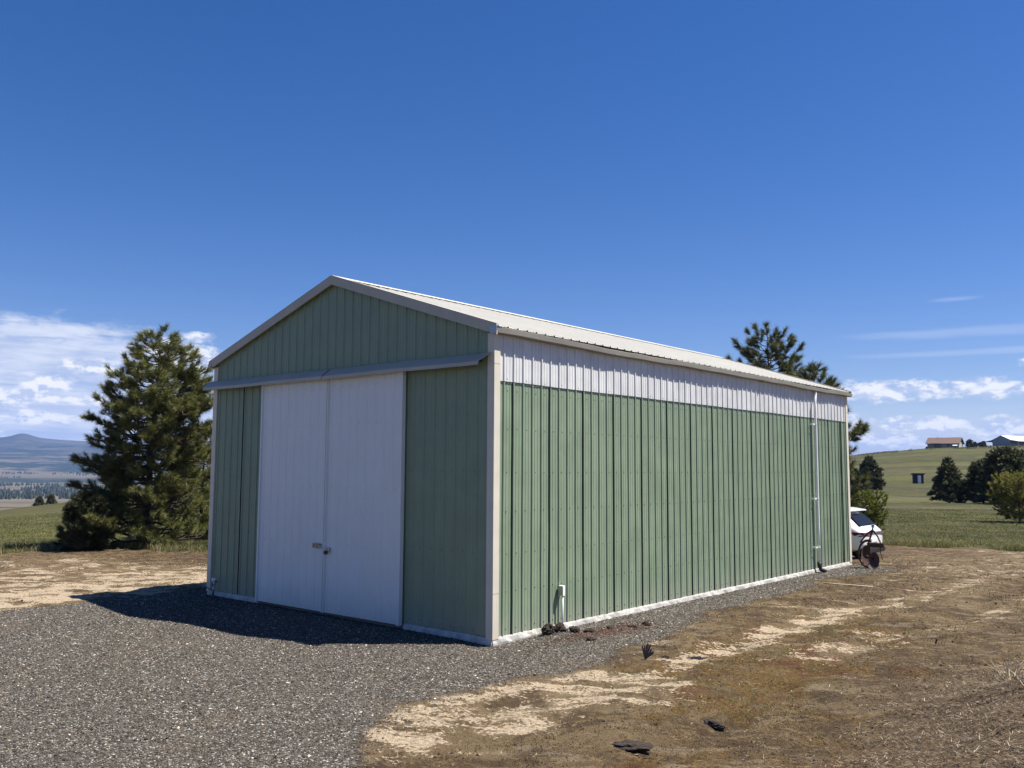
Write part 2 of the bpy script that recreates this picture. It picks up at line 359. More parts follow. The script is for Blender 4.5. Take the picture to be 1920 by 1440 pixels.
    rr_ = t.new('ShaderNodeVectorRotate'); rr_.rotation_type = 'Z_AXIS'; t.put(rr_.inputs['Vector'], flat); rr_.inputs['Angle'].default_value = -R(16)
    gb = t.noise(t.scale(rr_.outputs[0], .10, 1.0, 1), .055, 8, .72, .4)
    gc = t.mix(t.ss(gn2, .42, .58), (.030, .034, .011), (.066, .062, .022))
    gc = t.mix(t.m('MULTIPLY', t.ss(gn3, .50, .64), .8), gc, (.108, .090, .042))
    gc = t.mix(t.m('MULTIPLY', t.ss(gn3, .47, .36), .8), gc, (.022, .026, .009))
    gc = t.mix(t.m('MULTIPLY', t.ss(gn, .50, .58), .55), gc, (.078, .080, .014))
    gc = t.mix(t.m('MULTIPLY', t.ss(gn, .47, .40), .6), gc, (.058, .047, .026))
    gc = t.mix(t.m('MULTIPLY', t.ss(gn4, .48, .60), .4), gc, (.080, .077, .027))
    gc = t.mix(t.m('MULTIPLY', t.ss(gb, .53, .60), .65), gc, (.030, .034, .012))
    gc = t.mix(t.m('MULTIPLY', t.ss(gb, .47, .40), .55), gc, (.105, .094, .044))
    fgs = t.ss(t.m('ADD', grass, t.m('MULTIPLY', t.m('SUBTRACT', nm, .5), .8)), .4, .6)
    c = t.mix(fgs, c, gc)
    # far hills: woods, scrub and clearings
    hn = t.noise(flat, .0011, 8, .68); hn2 = t.noise(flat, .006, 6, .7); hn3 = t.noise(flat, .0004, 4, .5)
    hc = t.mix(t.ss(hn, .46, .54), (.016, .024, .012), (.115, .095, .062))
    hc = t.mix(t.ss(hn2, .52, .60), hc, (.014, .020, .010))
    hc = t.mix(t.m('MULTIPLY', t.ss(hn3, .52, .60), .6), hc, (.15, .125, .085))
    hz = t.m('MULTIPLY', t.ss(t.sep(g)[2], 20, 130), .7)
    hc = t.mix(hz, hc, t.mix(t.ss(hn, .45, .6), (.012, .020, .010), (.045, .050, .030)))
    c = t.mix(hill, c, hc)
    t.put(b.inputs['Base Color'], c)
    bp = t.new('ShaderNodeBump'); bp.inputs['Strength'].default_value = .9; bp.inputs['Distance'].default_value = .045
    hgt = t.m('ADD', t.m('MULTIPLY', t.m('ADD', nf, t.m('MULTIPLY', nm, .7)), .8), t.m('ADD', t.m('MULTIPLY', nff, .35), t.m('MULTIPLY', t.m('MULTIPLY', t.m('SUBTRACT', 1.0, v.outputs['Distance']), fg), .5)))
    t.put(bp.inputs['Height'], hgt); t.put(b.inputs['Normal'], bp.outputs[0])
    return m

def m_grass(x, y):
    d = np.hypot(x-CAM.x, y-CAM.y); th = (np.arctan2(x-CAM.x, y-CAM.y)-YAW+np.pi) % (2*np.pi)-np.pi
    e = np.interp(th, [-1.6, -.8, -.53, -.43, -.37, -.30, 0, .35, .52, .9, 1.6], [40, 32, 30.3, 32.0, 30.0, 28.5, 34, 38.5, 38.0, 31, 25])
    return sstep(d-e+(fbm(x*.6, y*.6, 3, 21)-.5)*3, -.8, .8)
def m_mud(x, y):
    n = fbm(x*.8, y*.5, 4, 31)
    a = np.exp(-(((x-2.55-.25*(y+2))/1.15)**4))*sstep(y, -5.2, -4.0)*(1-sstep(y, -.9, .4))      # by the gravel edge
    b = np.exp(-((x-2.55-.06*y-(fbm(y*.3, y*0, 2, 4)-.5))/.40)**2)*sstep(y, -.8, .3)*(1-sstep(y, 6, 17))*.9
    b2 = np.exp(-((x-4.2-.1*(y-3)-(fbm(y*.3, y*0+3, 2, 4)-.5))/.35)**2)*sstep(y, .8, 2.2)*(1-sstep(y, 8, 18))*.85
    l = sstep(-x, 8.2, 8.9)*sstep(y, -8, -5)*(1-sstep(y-.15*(x+10), 2.2, 4.6))
    l = l*np.interp(x, [-26, -19, -13, -9], [.25, .45, .75, 1.0])
    back = .26*sstep(x, .9, 1.6)*(1-sstep(x, 3.4, 4.6))*sstep(y, -.5, 1)+.22*sstep(y, 13, 15)*(x > -1)
    return np.clip(a*.74+b*.58+b2*.52+l*.85+back+(n-.5)*.35*((a+b+b2+l) > .12), 0, 1)
def m_moss(x, y):
    n = fbm(x*.35+3, y*.28, 4, 41)
    z = sstep(x, 1.3, 2.8)*(1-.7*sstep(y, 4, 18))
    return np.clip(z*(.02+1.2*(n-.40)*1.9), 0, 1)
def m_straw(x, y):
    return sstep(x+(fbm(x*.6, y*.6, 3, 9)-.5)*1.2, 5.0, 6.2)*(1-sstep(y, 1.0, 4.6))

def make_ground():
    a1 = np.arange(-50, 50, .125); a2 = np.arange(50, 310, 2.6)
    ang = np.radians(np.concatenate([a1, a2]))+YAW; na = len(ang)
    r = [.02, .3, .7, 1.2]
    while r[-1] < 62: r.append(r[-1]*1.0068)
    while r[-1] < 15500: r.append(r[-1]*1.030)
    r = np.array(r); nr = len(r)
    X = CAM.x+np.sin(ang)[None, :]*r[:, None]; Y = CAM.y+np.cos(ang)[None, :]*r[:, None]
    x = X.ravel(); y = Y.ravel(); z = H(x, y)
    V = np.stack([x, y, z], 1)
    i = np.arange(nr-1)[:, None]*na; j = np.arange(na)[None, :]; j2 = (j+1) % na
    F = np.stack([(i+j), (i+j2), (i+na+j2), (i+na+j)], -1).reshape(-1, 4)[:, ::-1]
    # centre fan closed by a small quad-fan (collapsed ring)
    cz = Hs(CAM.x, CAM.y); V = np.vstack([V, [[CAM.x, CAM.y, cz]]]); ci = len(V)-1
    jj = np.arange(0, na-1, 1); Fc = np.stack([jj, np.full_like(jj, ci), np.full_like(jj, ci), jj+1], 1)
    d = np.repeat(r, na); 
    th = np.tile((ang-YAW+np.pi) % (2*np.pi)-np.pi, nr)
    hill = sstep(d, 250, 700)*(1-sstep(th, -.25, .2))
    mask = np.stack([m_gravel(x, y), m_mud(x, y), m_grass(x, y)], 1); mask2 = np.stack([m_moss(x, y), m_straw(x, y), hill], 1)
    mask = np.vstack([mask, [[0, 0, 0]]]); mask2 = np.vstack([mask2, [[0, 1, 0]]])
    o = npmesh('ground', V, F, ground_material(), col={'mask': mask, 'mask2': mask2}, smooth=True)
    tag(o, kind='structure')
    return o
make_ground()

rng = np.random.default_rng(7)
def in_view_pts(n, dmin, dmax, t0=-.56, t1=.56, power=1.0):
    th = rng.uniform(t0, t1, n)+YAW; d = (rng.uniform(dmin**power, dmax**power, n))**(1/power)
    return CAM.x+np.sin(th)*d, CAM.y+np.cos(th)*d, d

# gravel stones lying on the gravel sheet
def gravel_stones():
    x, y, d = in_view_pts(400000, 5.5, 27, -.60, .42, 1.15)
    k = (m_gravel(x, y)*1.1 > rng.random(len(x))) & ~((x > -7.6) & (x < 0.03) & (y > -.03))
    x = x[k][:150000]; y = y[k][:150000]; d = d[k][:150000]; n = len(x)
    s = .0060*np.exp(rng.normal(0, .38, n)).clip(.5, 3.2)*np.interp(d, [5, 20], [.95, 1.35])
    base = np.array([[1, 0, 0], [0, 1, 0], [-1, 0, 0], [0, -1, 0], [.1, .1, .75], [-.1, 0, -.6]], np.float32)
    F0 = np.array([[0, 1, 4], [1, 2, 4], [2, 3, 4], [3, 0, 4], [1, 0, 5], [2, 1, 5], [3, 2, 5], [0, 3, 5]])
    a = rng.uniform(0, 6.28, n); ca, sa = np.cos(a), np.sin(a)
    Vb = base[None]*rng.uniform(.6, 1.3, (n, 6, 1))*s[:, None, None]*np.stack([rng.uniform(.8, 1.6, n), rng.uniform(.7, 1.1, n), rng.uniform(.6, 1.1, n)], 1)[:, None, :]
    V = np.empty_like(Vb); V[..., 0] = Vb[..., 0]*ca[:, None]-Vb[..., 1]*sa[:, None]; V[..., 1] = Vb[..., 0]*sa[:, None]+Vb[..., 1]*ca[:, None]; V[..., 2] = Vb[..., 2]+(rng.uniform(-.5, .5, n)[:, None])*Vb[..., 0]
    V += np.stack([x, y, H(x, y)+s*.35], 1)[:, None, :]
    F = (F0[None]+(np.arange(n)*6)[:, None, None]).reshape(-1, 3)
    v = rng.random(n); g = .66*np.where(v < .89, .035+.20*rng.random(n)**1.5, .30+.40*rng.random(n))
    warm = rng.uniform(-.05, .12, n); c = np.stack([g*(1.10+warm), g*1.0, g*(.86-warm)], 1)
    o = npmesh('gravel', V.reshape(-1, 3), F, M['stone'], col=np.repeat(c, 6, 0))
    tag(o, 'crushed grey stone spread in front of the barn doors', None, None, 'stuff')
gravel_stones()

def blades(name, x, y, z, ln, wd, lean, col, mat, tilt_flat=False):
    n = len(x); a = rng.uniform(0, 6.28, n); l = lean*np.where(rng.random(n) < .5, .5, 1)*rng.uniform(.3, 1.2, n)
    if tilt_flat: el_ = np.abs(rng.normal(0, .18, n))
    else: el_ = np.pi/2-l
    d = np.stack([np.cos(a)*np.cos(el_), np.sin(a)*np.cos(el_), np.sin(el_)], 1)
    b = rng.uniform(0, 6.28, n); side = np.stack([np.cos(b), np.sin(b), np.zeros(n)], 1)*wd[:, None]*.5
    P = np.stack([x, y, z], 1); mid = P+d*ln[:, None]*.55; tip = P+d*ln[:, None]
    if not tilt_flat: tip[:, 2] -= ln*.12; tip[:, 0] += np.cos(a)*ln*.15; tip[:, 1] += np.sin(a)*ln*.15
    V = np.stack([P-side, P+side, mid+side*.8, mid-side*.8, tip], 1).reshape(-1, 3)
    i = np.arange(n)*5
    F = np.concatenate([np.stack([i, i+1, i+2], 1), np.stack([i, i+2, i+3], 1), np.stack([i+3, i+2, i+4], 1)])
    return npmesh(name, V, F, mat, col=np.repeat(col, 5, 0))

def dry_litter():
    x, y, d = in_view_pts(240000, 5.0, 34, -.57, .57, 1.1)
    g = m_gravel(x, y); gs = m_grass(x, y); mud = m_mud(x, y)
    k = (g < .45) & (gs < .6) & ((mud < .5) | (rng.random(len(x)) < .08)) & (fbm(x*1.6, y*1.6, 3, 77)+rng.random(len(x))*.35 > .60) & ~((x > -7.7) & (x < .1) & (y > -.1) & (y < 14.8))
    x = x[k][:60000]; y = y[k][:60000]; d = d[k][:60000]; n = len(x)
    ln = rng.uniform(.02, .07, n)*np.interp(d, [6, 30], [.9, 1.7]); wd = np.interp(d, [5, 12, 34], [.0035, .006, .014])*rng.uniform(.6, 1.3, n)
    v = rng.random(n)[:, None]; c = np.where(v < .62, np.array([[.085, .052, .027]]), np.where(v < .90, np.array([[.19, .125, .062]]), np.array([[.50, .40, .25]])))
    mo = (m_moss(x, y) > .35)[:, None] & (rng.random((n, 1)) < .6); c = np.where(mo, np.array([[.17, .092, .020]]), c)
    c = c*rng.uniform(.5, 1.25, (n, 1))
    o = blades('dry_litter', x, y, H(x, y)+.003, ln, wd, .5, c, M['litter'], True)
    tag(o, 'flattened dead grass and chaff lying on the bare dirt', None, None, 'stuff')
dry_litter()

def grass():
    # field grass on both sides of the barn
    xs = []; ys = []; ds = []
    for t0, t1, n in ((-.56, -.31, 60000), (.34, .56, 90000)):
        x, y, d = in_view_pts(n, 26, 85, t0, t1, .55); xs.append(x); ys.append(y); ds.append(d)
    x = np.concatenate(xs); y = np.concatenate(ys); d = np.concatenate(ds)
    gm = m_grass(x, y); cl = fbm(x*.45, y*.45, 4, 51)
    k = (gm > .35) & (cl+rng.random(len(x))*.5 > .62)
    x = x[k]; y = y[k]; d = d[k]; cl = cl[k]; n = len(x)
    edge = 1-sstep(m_grass(x-(x-CAM.x)/d*2.0, y-(y-CAM.y)/d*2.0), .2, .9)
    ln = rng.uniform(.04, .12, n)*(1+edge*.9); wd = np.interp(d, [26, 85], [.012, .034])*rng.uniform(.6, 1.2, n)
    v = np.clip(rng.random(n)*.6+fbm(x*.8+9, y*.8, 3, 57)*.8-.2, 0, 1)[:, None]
    c = np.where(v < .52, np.array([[.115, .135, .040]]), np.where(v < .82, np.array([[.20, .18, .075]]), np.array([[.42, .34, .20]])))
    c = np.where(rng.random((n, 1)) < .012, np.array([[.55, .45, .03]]), c)
    c = c*rng.uniform(.5, 1.0, (n, 1))
    o = blades('grass', x, y, H(x, y)-.01, ln, wd, 1.1, c, M['blade']); tag(o, 'green and straw coloured grass of the open fields', None, None, 'stuff')
    # taller seeding grass where the field meets the dirt
    x, y, d = in_view_pts(420000, 25, 40, -.56, .56, 1.0)
    gm = m_grass(x, y); gi = m_grass(x-(x-CAM.x)/d*2.6, y-(y-CAM.y)/d*2.6)
    k = (gm > .5) & (gi < .8) & (fbm(x*.7, y*.7, 4, 61)+rng.random(len(x))*.3 > .62); x = x[k][:46000]; y = y[k][:46000]; n = len(x)
    v = np.clip(rng.random(n)*.7+fbm(x*.5, y*.5, 3, 63)*.6-.15, 0, 1)[:, None]
    c = np.where(v < .40, np.array([[.075, .105, .026]]), np.where(v < .62, np.array([[.17, .16, .055]]), np.array([[.40, .32, .19]])))*rng.uniform(.5, 1.05, (n, 1))
    c = np.where(rng.random((n, 1)) < .01, np.array([[.75, .70, .35]]), c)
    o = blades('tall_grass', x, y, H(x, y)-.01, rng.uniform(.08, .34, n), rng.uniform(.007, .014, n), .7, c, M['blade']); tag(o, 'taller pale seeding grass along the edge of the dirt', None, None, 'stuff')
    # short dry tussocks standing on the trampled yard
    cx, cy, cd_ = in_view_pts(5200, 5.5, 34, -.56, .56, 1.2)
    k = (m_gravel(cx, cy) < .25) & (m_grass(cx, cy) < .5) & (m_mud(cx, cy) < .5) & (fbm(cx*.6, cy*.6, 3, 83) > .5) & ~((cx > -7.9) & (cx < .3) & (cy > -.3) & (cy < 15)); cx = cx[k][:1500]; cy = cy[k][:1500]; cd_ = cd_[k][:1500]; m_ = len(cx)
    q = np.repeat(np.arange(m_), 16); sc_ = np.repeat(rng.uniform(.4, 1.3, m_), 16); n = len(q)
    x = cx[q]+rng.normal(0, .03, n)*sc_; y = cy[q]+rng.normal(0, .03, n)*sc_; d = cd_[q]; hue = np.repeat(rng.random(m_), 16)[:, None]
    c = np.where(hue < .35, np.array([[.10, .085, .025]]), np.where(hue < .7, np.array([[.17, .10, .040]]), np.array([[.32, .24, .13]])))*rng.uniform(.4, 1.1, (n, 1))
    o = blades('dry_tussocks', x, y, H(x, y)-.004, rng.uniform(.02, .075, n)*sc_, np.interp(d, [6, 34], [.003, .010]), 1.5, c, M['blade']); tag(o, 'short dry tussocks scattered over the trampled yard', None, None, 'stuff')
    # sparse green weeds on the dirt, low and dark
    x, y, d = in_view_pts(60000, 5, 26, .05, .57, 1.1)
    gx = np.exp(-((x-4.55)/.55)**2-((y+.6)/1.3)**2); g2 = (fbm(x*1.5, y*1.5, 3, 91) > .66)*.12
    k = ((gx*.9+g2) > rng.random(len(x))) & (m_gravel(x, y) < .3) & (m_mud(x, y) < .4); x = x[k][:16000]; y = y[k][:16000]; d = d[k][:16000]; n = len(x)
    c = np.array([[.065, .085, .022]])*rng.uniform(.6, 1.5, (n, 1))
    o = blades('weeds', x, y, H(x, y)-.004, rng.uniform(.015, .05, n), np.full(n, .005), .9, c, M['blade']); tag(o, 'low green weeds in the wheel ruts', None, None, 'stuff')
    # straw on the mound at the right
    x, y, d = in_view_pts(160000, 3.2, 15, .15, .62, 1.2)
    k = m_straw(x, y)*.8+(fbm(x*2, y*2, 3, 97)-.5) > rng.random(len(x))*.9; x = x[k][:34000]; y = y[k][:34000]; d = d[k][:34000]; n = len(x)
    v = rng.random(n)[:, None]; c = np.where(v < .55, np.array([[.085, .056, .034]]), np.where(v < .84, np.array([[.22, .165, .105]]), np.array([[.56, .49, .38]])))*rng.uniform(.6, 1.15, (n, 1))
    o = blades('straw', x, y, H(x, y)+.004, rng.uniform(.015, .085, n), np.interp(d, [3, 14], [.0020, .0055])*rng.uniform(.7, 1.3, n), .5, c, M['litter'], True)
    tag(o, 'matted pale straw over the low mound at the lower right', None, None, 'stuff')
grass()

# ------------------------------------------------------------------ barn
WX, LY, SL = -7.6, 14.6, .3215
def roof_z(x): return 4.562-SL*abs(x+3.8)+SL*3.9      # roof surface above point x
PROFILE = [(-.026, 0), (-.011, .019), (.010, .019), (.025, 0), (.060, 0), (.068, .005), (.082, .005), (.092, 0), (.134, 0), (.142, .005), (.156, .005), (.166, 0)]
PITCH_R = .2286
def corr(o, td, nd, ud, t0, t1, phase, z0, z1, rows=6, amp=.0012, hs=1.0):
    """ribbed steel sheet: runs t0..t1 along td, ribs along ud between z0(t) and z1(t)"""
    o, td, nd, ud = map(Vector, (o, td, nd, ud))
    ts = {round(t0, 5): None, round(t1, 5): None}
    k = math.floor((t0-phase)/PITCH_R)-1
    def off(t):
        r = (t-phase+.026) % PITCH_R-.026
        for (a, ha), (b, hb) in zip(PROFILE, PROFILE[1:]):
            if a <= r <= b: return ha+(hb-ha)*(r-a)/(b-a)
        return 0
    while phase+k*PITCH_R < t1+.1:
        for a, h in PROFILE:
            t = phase+k*PITCH_R+a
            if t0 < t < t1: ts[round(t, 5)] = h
        k += 1
    for t in (WX/2,):
        if t0 < t < t1 and callable(z1): ts[round(t, 5)] = None
    f0 = z0 if callable(z0) else (lambda t: z0); f1 = z1 if callable(z1) else (lambda t: z1)
    V = []; keys = sorted(ts)
    for t in keys:
        h = ts[t] if ts[t] is not None else off(t)
        a, b = f0(t), f1(t)
        for i in range(rows+1):
            z = a+(b-a)*i/rows
            V.append(o+td*t+nd*(h*hs+amp*math.sin(t*3.1+z*2.3)+amp*math.sin(t*9.7+z*5.1+1))+ud*z)
    m = rows+1; F = [(i*m+j, (i+1)*m+j, (i+1)*m+j+1, i*m+j+1) for i in range(len(keys)-1) for j in range(rows)]
    return V, F

def screws(mb, o, td, nd, ud, ts, zs, r=.008, jit=.006):
    o, td, nd, ud = map(Vector, (o, td, nd, ud)); rr = random.Random(3)
    for t in ts:
        for z in zs:
            c = o+td*(t+rr.uniform(-jit, jit))+ud*(z+rr.uniform(-jit, jit)*2)
            v = [c+td*r*math.cos(a)+ud*r*math.sin(a) for a in [k*math.pi/3 for k in range(6)]]
            mb.prism(v, nd*.007)

def join(target, *objs):
    bm = bmesh.new(); bm.from_mesh(target.data)
    for o in objs:
        n0 = len(bm.faces); bm.from_mesh(o.data); bm.faces.ensure_lookup_table()
        target.data.materials.append(o.data.materials[0]); k = len(target.data.materials)-1
        for f in bm.faces[n0:]: f.material_index = k
    bm.to_mesh(target.data); bm.free()
    for o in objs: me = o.data; bpy.data.objects.remove(o); bpy.data.meshes.remove(me)

barn = empty('barn', (WX/2, 0, 0), label='long green ribbed steel pole barn with white sliding doors on grey gravel', cat='barn')
B = Vector((WX/2, 0, 0))
def part(mb, name, mat, parent=None, **kw):
    p = parent or barn
    mb.v = [(v[0]-B.x, v[1], v[2]) for v in mb.v]
    return mb.build(name, mat, p, **kw)

# side wall, green below, white panels above
ph = .444
s = MB(); s.add(*corr((0, 0, 0), (0, 1, 0), (1, 0, 0), (0, 0, 1), .02, LY-.02, ph, 0.0, 3.78, 8)); side = part(s, 'side_wall', M['green'])
s = MB(); laps = [ph+.9144*k for k in range(-0, 16) if ph+.9144*k < LY-.1]+[14.08]
for t in laps:
    rr = random.Random(int(t*100)); z = 0.0
    while z < 3.75:
        z2 = min(3.755, z+rr.uniform(.2, .7)); wv = rr.uniform(.0005, .0035)
        s.box(.0015, .0180, t-.030-wv, t-.027, z, z2); z = z2
o = part(s, 'panel_seam', M['dark'], side); join(side, o)
s = MB(); rib = [ph+PITCH_R*(k+.35) for k in range(-1, 63) if .13 < ph+PITCH_R*(k+.35) < LY-.12]
for i, t in enumerate(rib):
    screws(s, (0.001, 0, 0), (0, 1, 0), (1, 0, 0), (0, 0, 1), [t], [.08, .62, 1.20, 1.79, 2.40, 3.04, 3.62], .009, .012)
o = part(s, 'screws', M['screw'], side); join(side, o)
s = MB(); s.add(*corr((.006, 0, 0), (0, 1, 0), (1, 0, 0), (0, 0, 1), .02, LY-.02, ph, lambda t: 3.757+.006*math.sin(t*2.1), 4.50, 4)); band = part(s, 'eave_panel', M['band'])
s = MB(); 
for z in (3.80,): screws(s, (.007, 0, 0), (0, 1, 0), (1, 0, 0), (0, 0, 1), rib[::2], [z], .008)
o = part(s, 'screws', M['galv'], band); join(band, o)
s = MB(); s.box(.008, .012, .03, LY-.03, 3.738, 3.7565); part(s, 'painted_shadow', M['dark'], band)  # solid dark strip painted as the shadow under the white panel's lower edge
# far and hidden walls
s = MB(); s.add(*corr((WX, 0, 0), (0, 1, 0), (-1, 0, 0), (0, 0, 1), .02, LY-.02, ph, 0.0, 4.50, 2)); part(s, 'side_wall', M['green'])
s = MB(); s.add(*corr((0, LY, 0), (1, 0, 0), (0, 1, 0), (0, 0, 1), WX+.02, -.02, .1, 0.0, lambda t: roof_z(t)-.05, 2)); part(s, 'back_wall', M['green'])
# front walls
phf = -6.51+.9144*7
s = MB(); s.add(*corr((0, 0, 0), (1, 0, 0), (0, -1, 0), (0, 0, 1), WX+.02, -5.70, phf, 0.0, 4.10, 5)); fw2 = part(s, 'front_wall', M['green'])
s = MB(); s.add(*corr((0, 0, 0), (1, 0, 0), (0, -1, 0), (0, 0, 1), -2.0, -.02, phf, 0.0, 4.10, 5))
fwall = part(s, 'front_wall', M['green'])
s = MB(); s.add(*corr((0, 0, 0), (1, 0, 0), (0, -1, 0), (0, 0, 1), WX+.02, -.02, phf, 4.10, lambda t: roof_z(t)-.05, 4)); part(s, 'gable', M['green'])
s = MB()
for t in (-6.51-.040,): s.box(t-.003, t, -.0245, -.0015, 0, 4.09)
o = part(s, 'panel_seam', M['dark'], fw2); join(fw2, o)
s = MB(); screws(s, (0, -.001, 0), (1, 0, 0), (0, -1, 0), (0, 0, 1), [WX+.2+.2286*k for k in range(8)], [.07, 1.2, 2.4], .008); o = part(s, 'screws', M['screw'], fw2); join(fw2, o)
s = MB(); screws(s, (0, -.001, 0), (1, 0, 0), (0, -1, 0), (0, 0, 1), [-1.75+.2286*k for k in range(7)], [.07, 1.2, 2.4], .008); o = part(s, 'screws', M['screw'], fwall); join(fwall, o)

# sliding doors
def door(x0, x1, seed):
    s = MB(); s.add(*corr((0, -.075, 0), (1, 0, 0), (0, -1, 0), (0, 0, 1), x0+.012, x1-.012, x0+.10, -.035, 4.02, 6, .0015, .62))
    s.box(x0+.012, x1-.012, -.072, -.045, -.035, 4.02)
    d = part(s, 'sliding_door', M['white'])
    s = MB(); n = int((x1-x0)/.1)
    screws(s, (0, -.076, 0), (1, 0, 0), (0, -1, 0), (0, 0, 1), [x0+.1+.1143*k for k in range(int((x1-x0-.1)/.1143))], [.015], .007)
    screws(s, (0, -.076, 0), (1, 0, 0), (0, -1, 0), (0, 0, 1), [x0+.17+.2286*k for k in range(int((x1-x0-.1)/.2286))], [1.12, 2.1, 3.2, 3.85], .0065)
    o = part(s, 'screws', M['galv'], d); join(d, o)
    return d
dl = door(-5.80, -3.845, 1); dr = door(-3.830, -1.885, 2)
def trimbox(x0, x1, y0, y1, z0, z1, name, mat, parent): s = MB(); s.box(x0, x1, y0, y1, z0, z1); return part(s, name, mat, parent, bevel=.002)
trimbox(-5.825, -5.785, -.105, -.04, -.04, 4.02, 'edge_trim', M['white'], dl)
trimbox(-3.87, -3.847, -.101, -.070, -.04, 4.02, 'edge_trim', M['white'], dl)
trimbox(-3.829, -3.800, -.104, -.070, -.04, 4.02, 'edge_trim', M['white'], dr)
trimbox(-1.945, -1.88, -.110, -.035, -.04, 4.02, 'edge_trim', M['white'], dr)
# hasps
s = MB(); s.box(-4.13, -3.93, -.112, -.090, 1.045, 1.125); part(s, 'hasp_backing', M['brass'], dl, bevel=.003)
s = MB(); s.box(-4.04, -3.885, -.118, -.1125, 1.06, 1.10); s.tube([(-3.99, -.118, 1.08), (-3.99, -.15, 1.08)], .012, 8); part(s, 'hasp', M['galv'], dl, bevel=0)
s = MB(); s.box(-3.80, -3.66, -.116, -.0955, 1.00, 1.075); part(s, 'hasp', M['galv'], dr, bevel=.003)

# corner trims
def corner(x, y, sx, sy, top):
    s = MB(); w_ = .105; t_ = .004; p = .026
    s.box(*sorted((x+sx*p, x+sx*(p+t_))), *sorted((y-sy*w_, y+sy*(p+t_))), -.03, top)
    s.box(*sorted((x-sx*w_, x+sx*p)), *sorted((y+sy*p, y+sy*(p+t_))), -.03, top)
    s.box(*sorted((x-sx*w_, x-sx*(w_-t_))), *sorted((y+sy*.001, y+sy*p)), -.03, top)
    s.box(*sorted((x+sx*.001, x+sx*p)), *sorted((y-sy*w_, y-sy*(w_-t_))), -.03, top)
    c = part(s, 'corner_trim', M['trim'])
    s = MB(); s.box(*sorted((x+sx*(p+t_), x+sx*(p+t_+.001))), *sorted((y-sy*w_, y+sy*(p+t_))), 4.005, 4.012); s.box(*sorted((x+sx*(p+t_), x+sx*(p+t_+.001))), *sorted((y-sy*w_, y+sy*(p+t_))), .62, .626)
    o = part(s, 'trim_joint', M['gutter'], c); join(c, o)
corner(0, 0, 1, -1, 4.47); corner(WX, 0, -1, -1, 4.47); corner(0, LY, 1, 1, 4.47); corner(WX, LY, -1, 1, 4.47)

# roof: two ribbed slopes, ridge cap, rake trims
Y0, Y1 = -.075, LY+.10
ln = math.hypot(3.9, 3.9*SL); ux = -1/math.hypot(1, SL); uz = SL/math.hypot(1, SL)
s = MB(); s.add(*corr((.10, 0, roof_z(.10)), (0, 1, 0), (-uz*-1, 0, -ux), (ux, 0, uz), Y0+.01, Y1-.01, ph-.02, 0.0, ln-.02, 4))
roof = part(s, 'roof', M['roof']); roof['label'] = 'sunlit cream ribbed roof slope'
s = MB(); s.add(*corr((-7.70, 0, roof_z(-7.70)), (0, 1, 0), (-uz, 0, -ux), (-ux, 0, uz), Y0+.01, Y1-.01, ph-.02, 0.0, ln-.02, 2)); part(s, 'roof', M['roof'])
s = MB(); zr = roof_z(-3.8)
for sx in (1, -1):
    s.prism([(-3.8, Y0, zr+.045), (-3.8+sx*.20, Y0, zr+.045-.20*SL-.006), (-3.8+sx*.20, Y0, zr+.042-.20*SL-.006-.004), (-3.8, Y0, zr+.041)], (0, Y1-Y0, 0))
part(s, 'ridge_cap', M['roof'])
s = MB(); k = 0
while ph-.02+PITCH_R*k < Y1:
    t = ph-.02+PITCH_R*k; k += 1
    for dd, h, ww in ((-.004, .020, .016), ):   # open rib ends
        p = Vector((.10, t, roof_z(.10)))+Vector((ux, 0, uz))*dd
        n_ = Vector((uz, 0, -ux))
        s.prism([p+Vector((0, -ww, 0)), p+Vector((0, ww, 0)), p+Vector((0, ww*.5, 0))+n_*h, p+Vector((0, -ww*.5, 0))+n_*h], Vector((ux, 0, uz))*.003)
    for dd in (.30,):
        p = Vector((.10, t+.03, roof_z(.10)))+Vector((ux, 0, uz))*dd+Vector((uz, 0, -ux))*.002
        s.prism([p+Vector((0, .006*math.cos(a), 0))+Vector((ux, 0, uz))*.006*math.sin(a) for a in [q*math.pi/3 for q in range(6)]], Vector((uz, 0, -ux))*.006)
o = part(s, 'rib_ends', M['dark'], roof); join(roof, o)
s = MB(); k = 0
while ph-.02+PITCH_R*k < Y1:
    t = ph-.02+PITCH_R*k; k += 1
    p = Vector((-3.8+.203, t, roof_z(-3.6)+.001)); n_ = Vector((uz, 0, -ux))
    s.prism([p+Vector((0, .03, 0)), p+Vector((0, PITCH_R-.03, 0)), p+Vector((0, PITCH_R-.03, 0))+n_*.016, p+Vector((0, .03, 0))+n_*.016], Vector((ux, 0, uz))*.01)
o = part(s, 'painted_ridge_shade', M['dark'], roof); join(roof, o)  # dark strips between the ribs, painted as shade under the ridge cap edge
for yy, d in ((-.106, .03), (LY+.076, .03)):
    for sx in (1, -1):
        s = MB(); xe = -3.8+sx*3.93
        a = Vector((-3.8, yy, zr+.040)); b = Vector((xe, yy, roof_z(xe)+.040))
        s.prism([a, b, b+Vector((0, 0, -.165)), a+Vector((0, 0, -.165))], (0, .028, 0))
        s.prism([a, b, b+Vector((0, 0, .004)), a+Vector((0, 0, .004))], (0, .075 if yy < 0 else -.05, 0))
        part(s, 'rake_trim', M['fascia'])
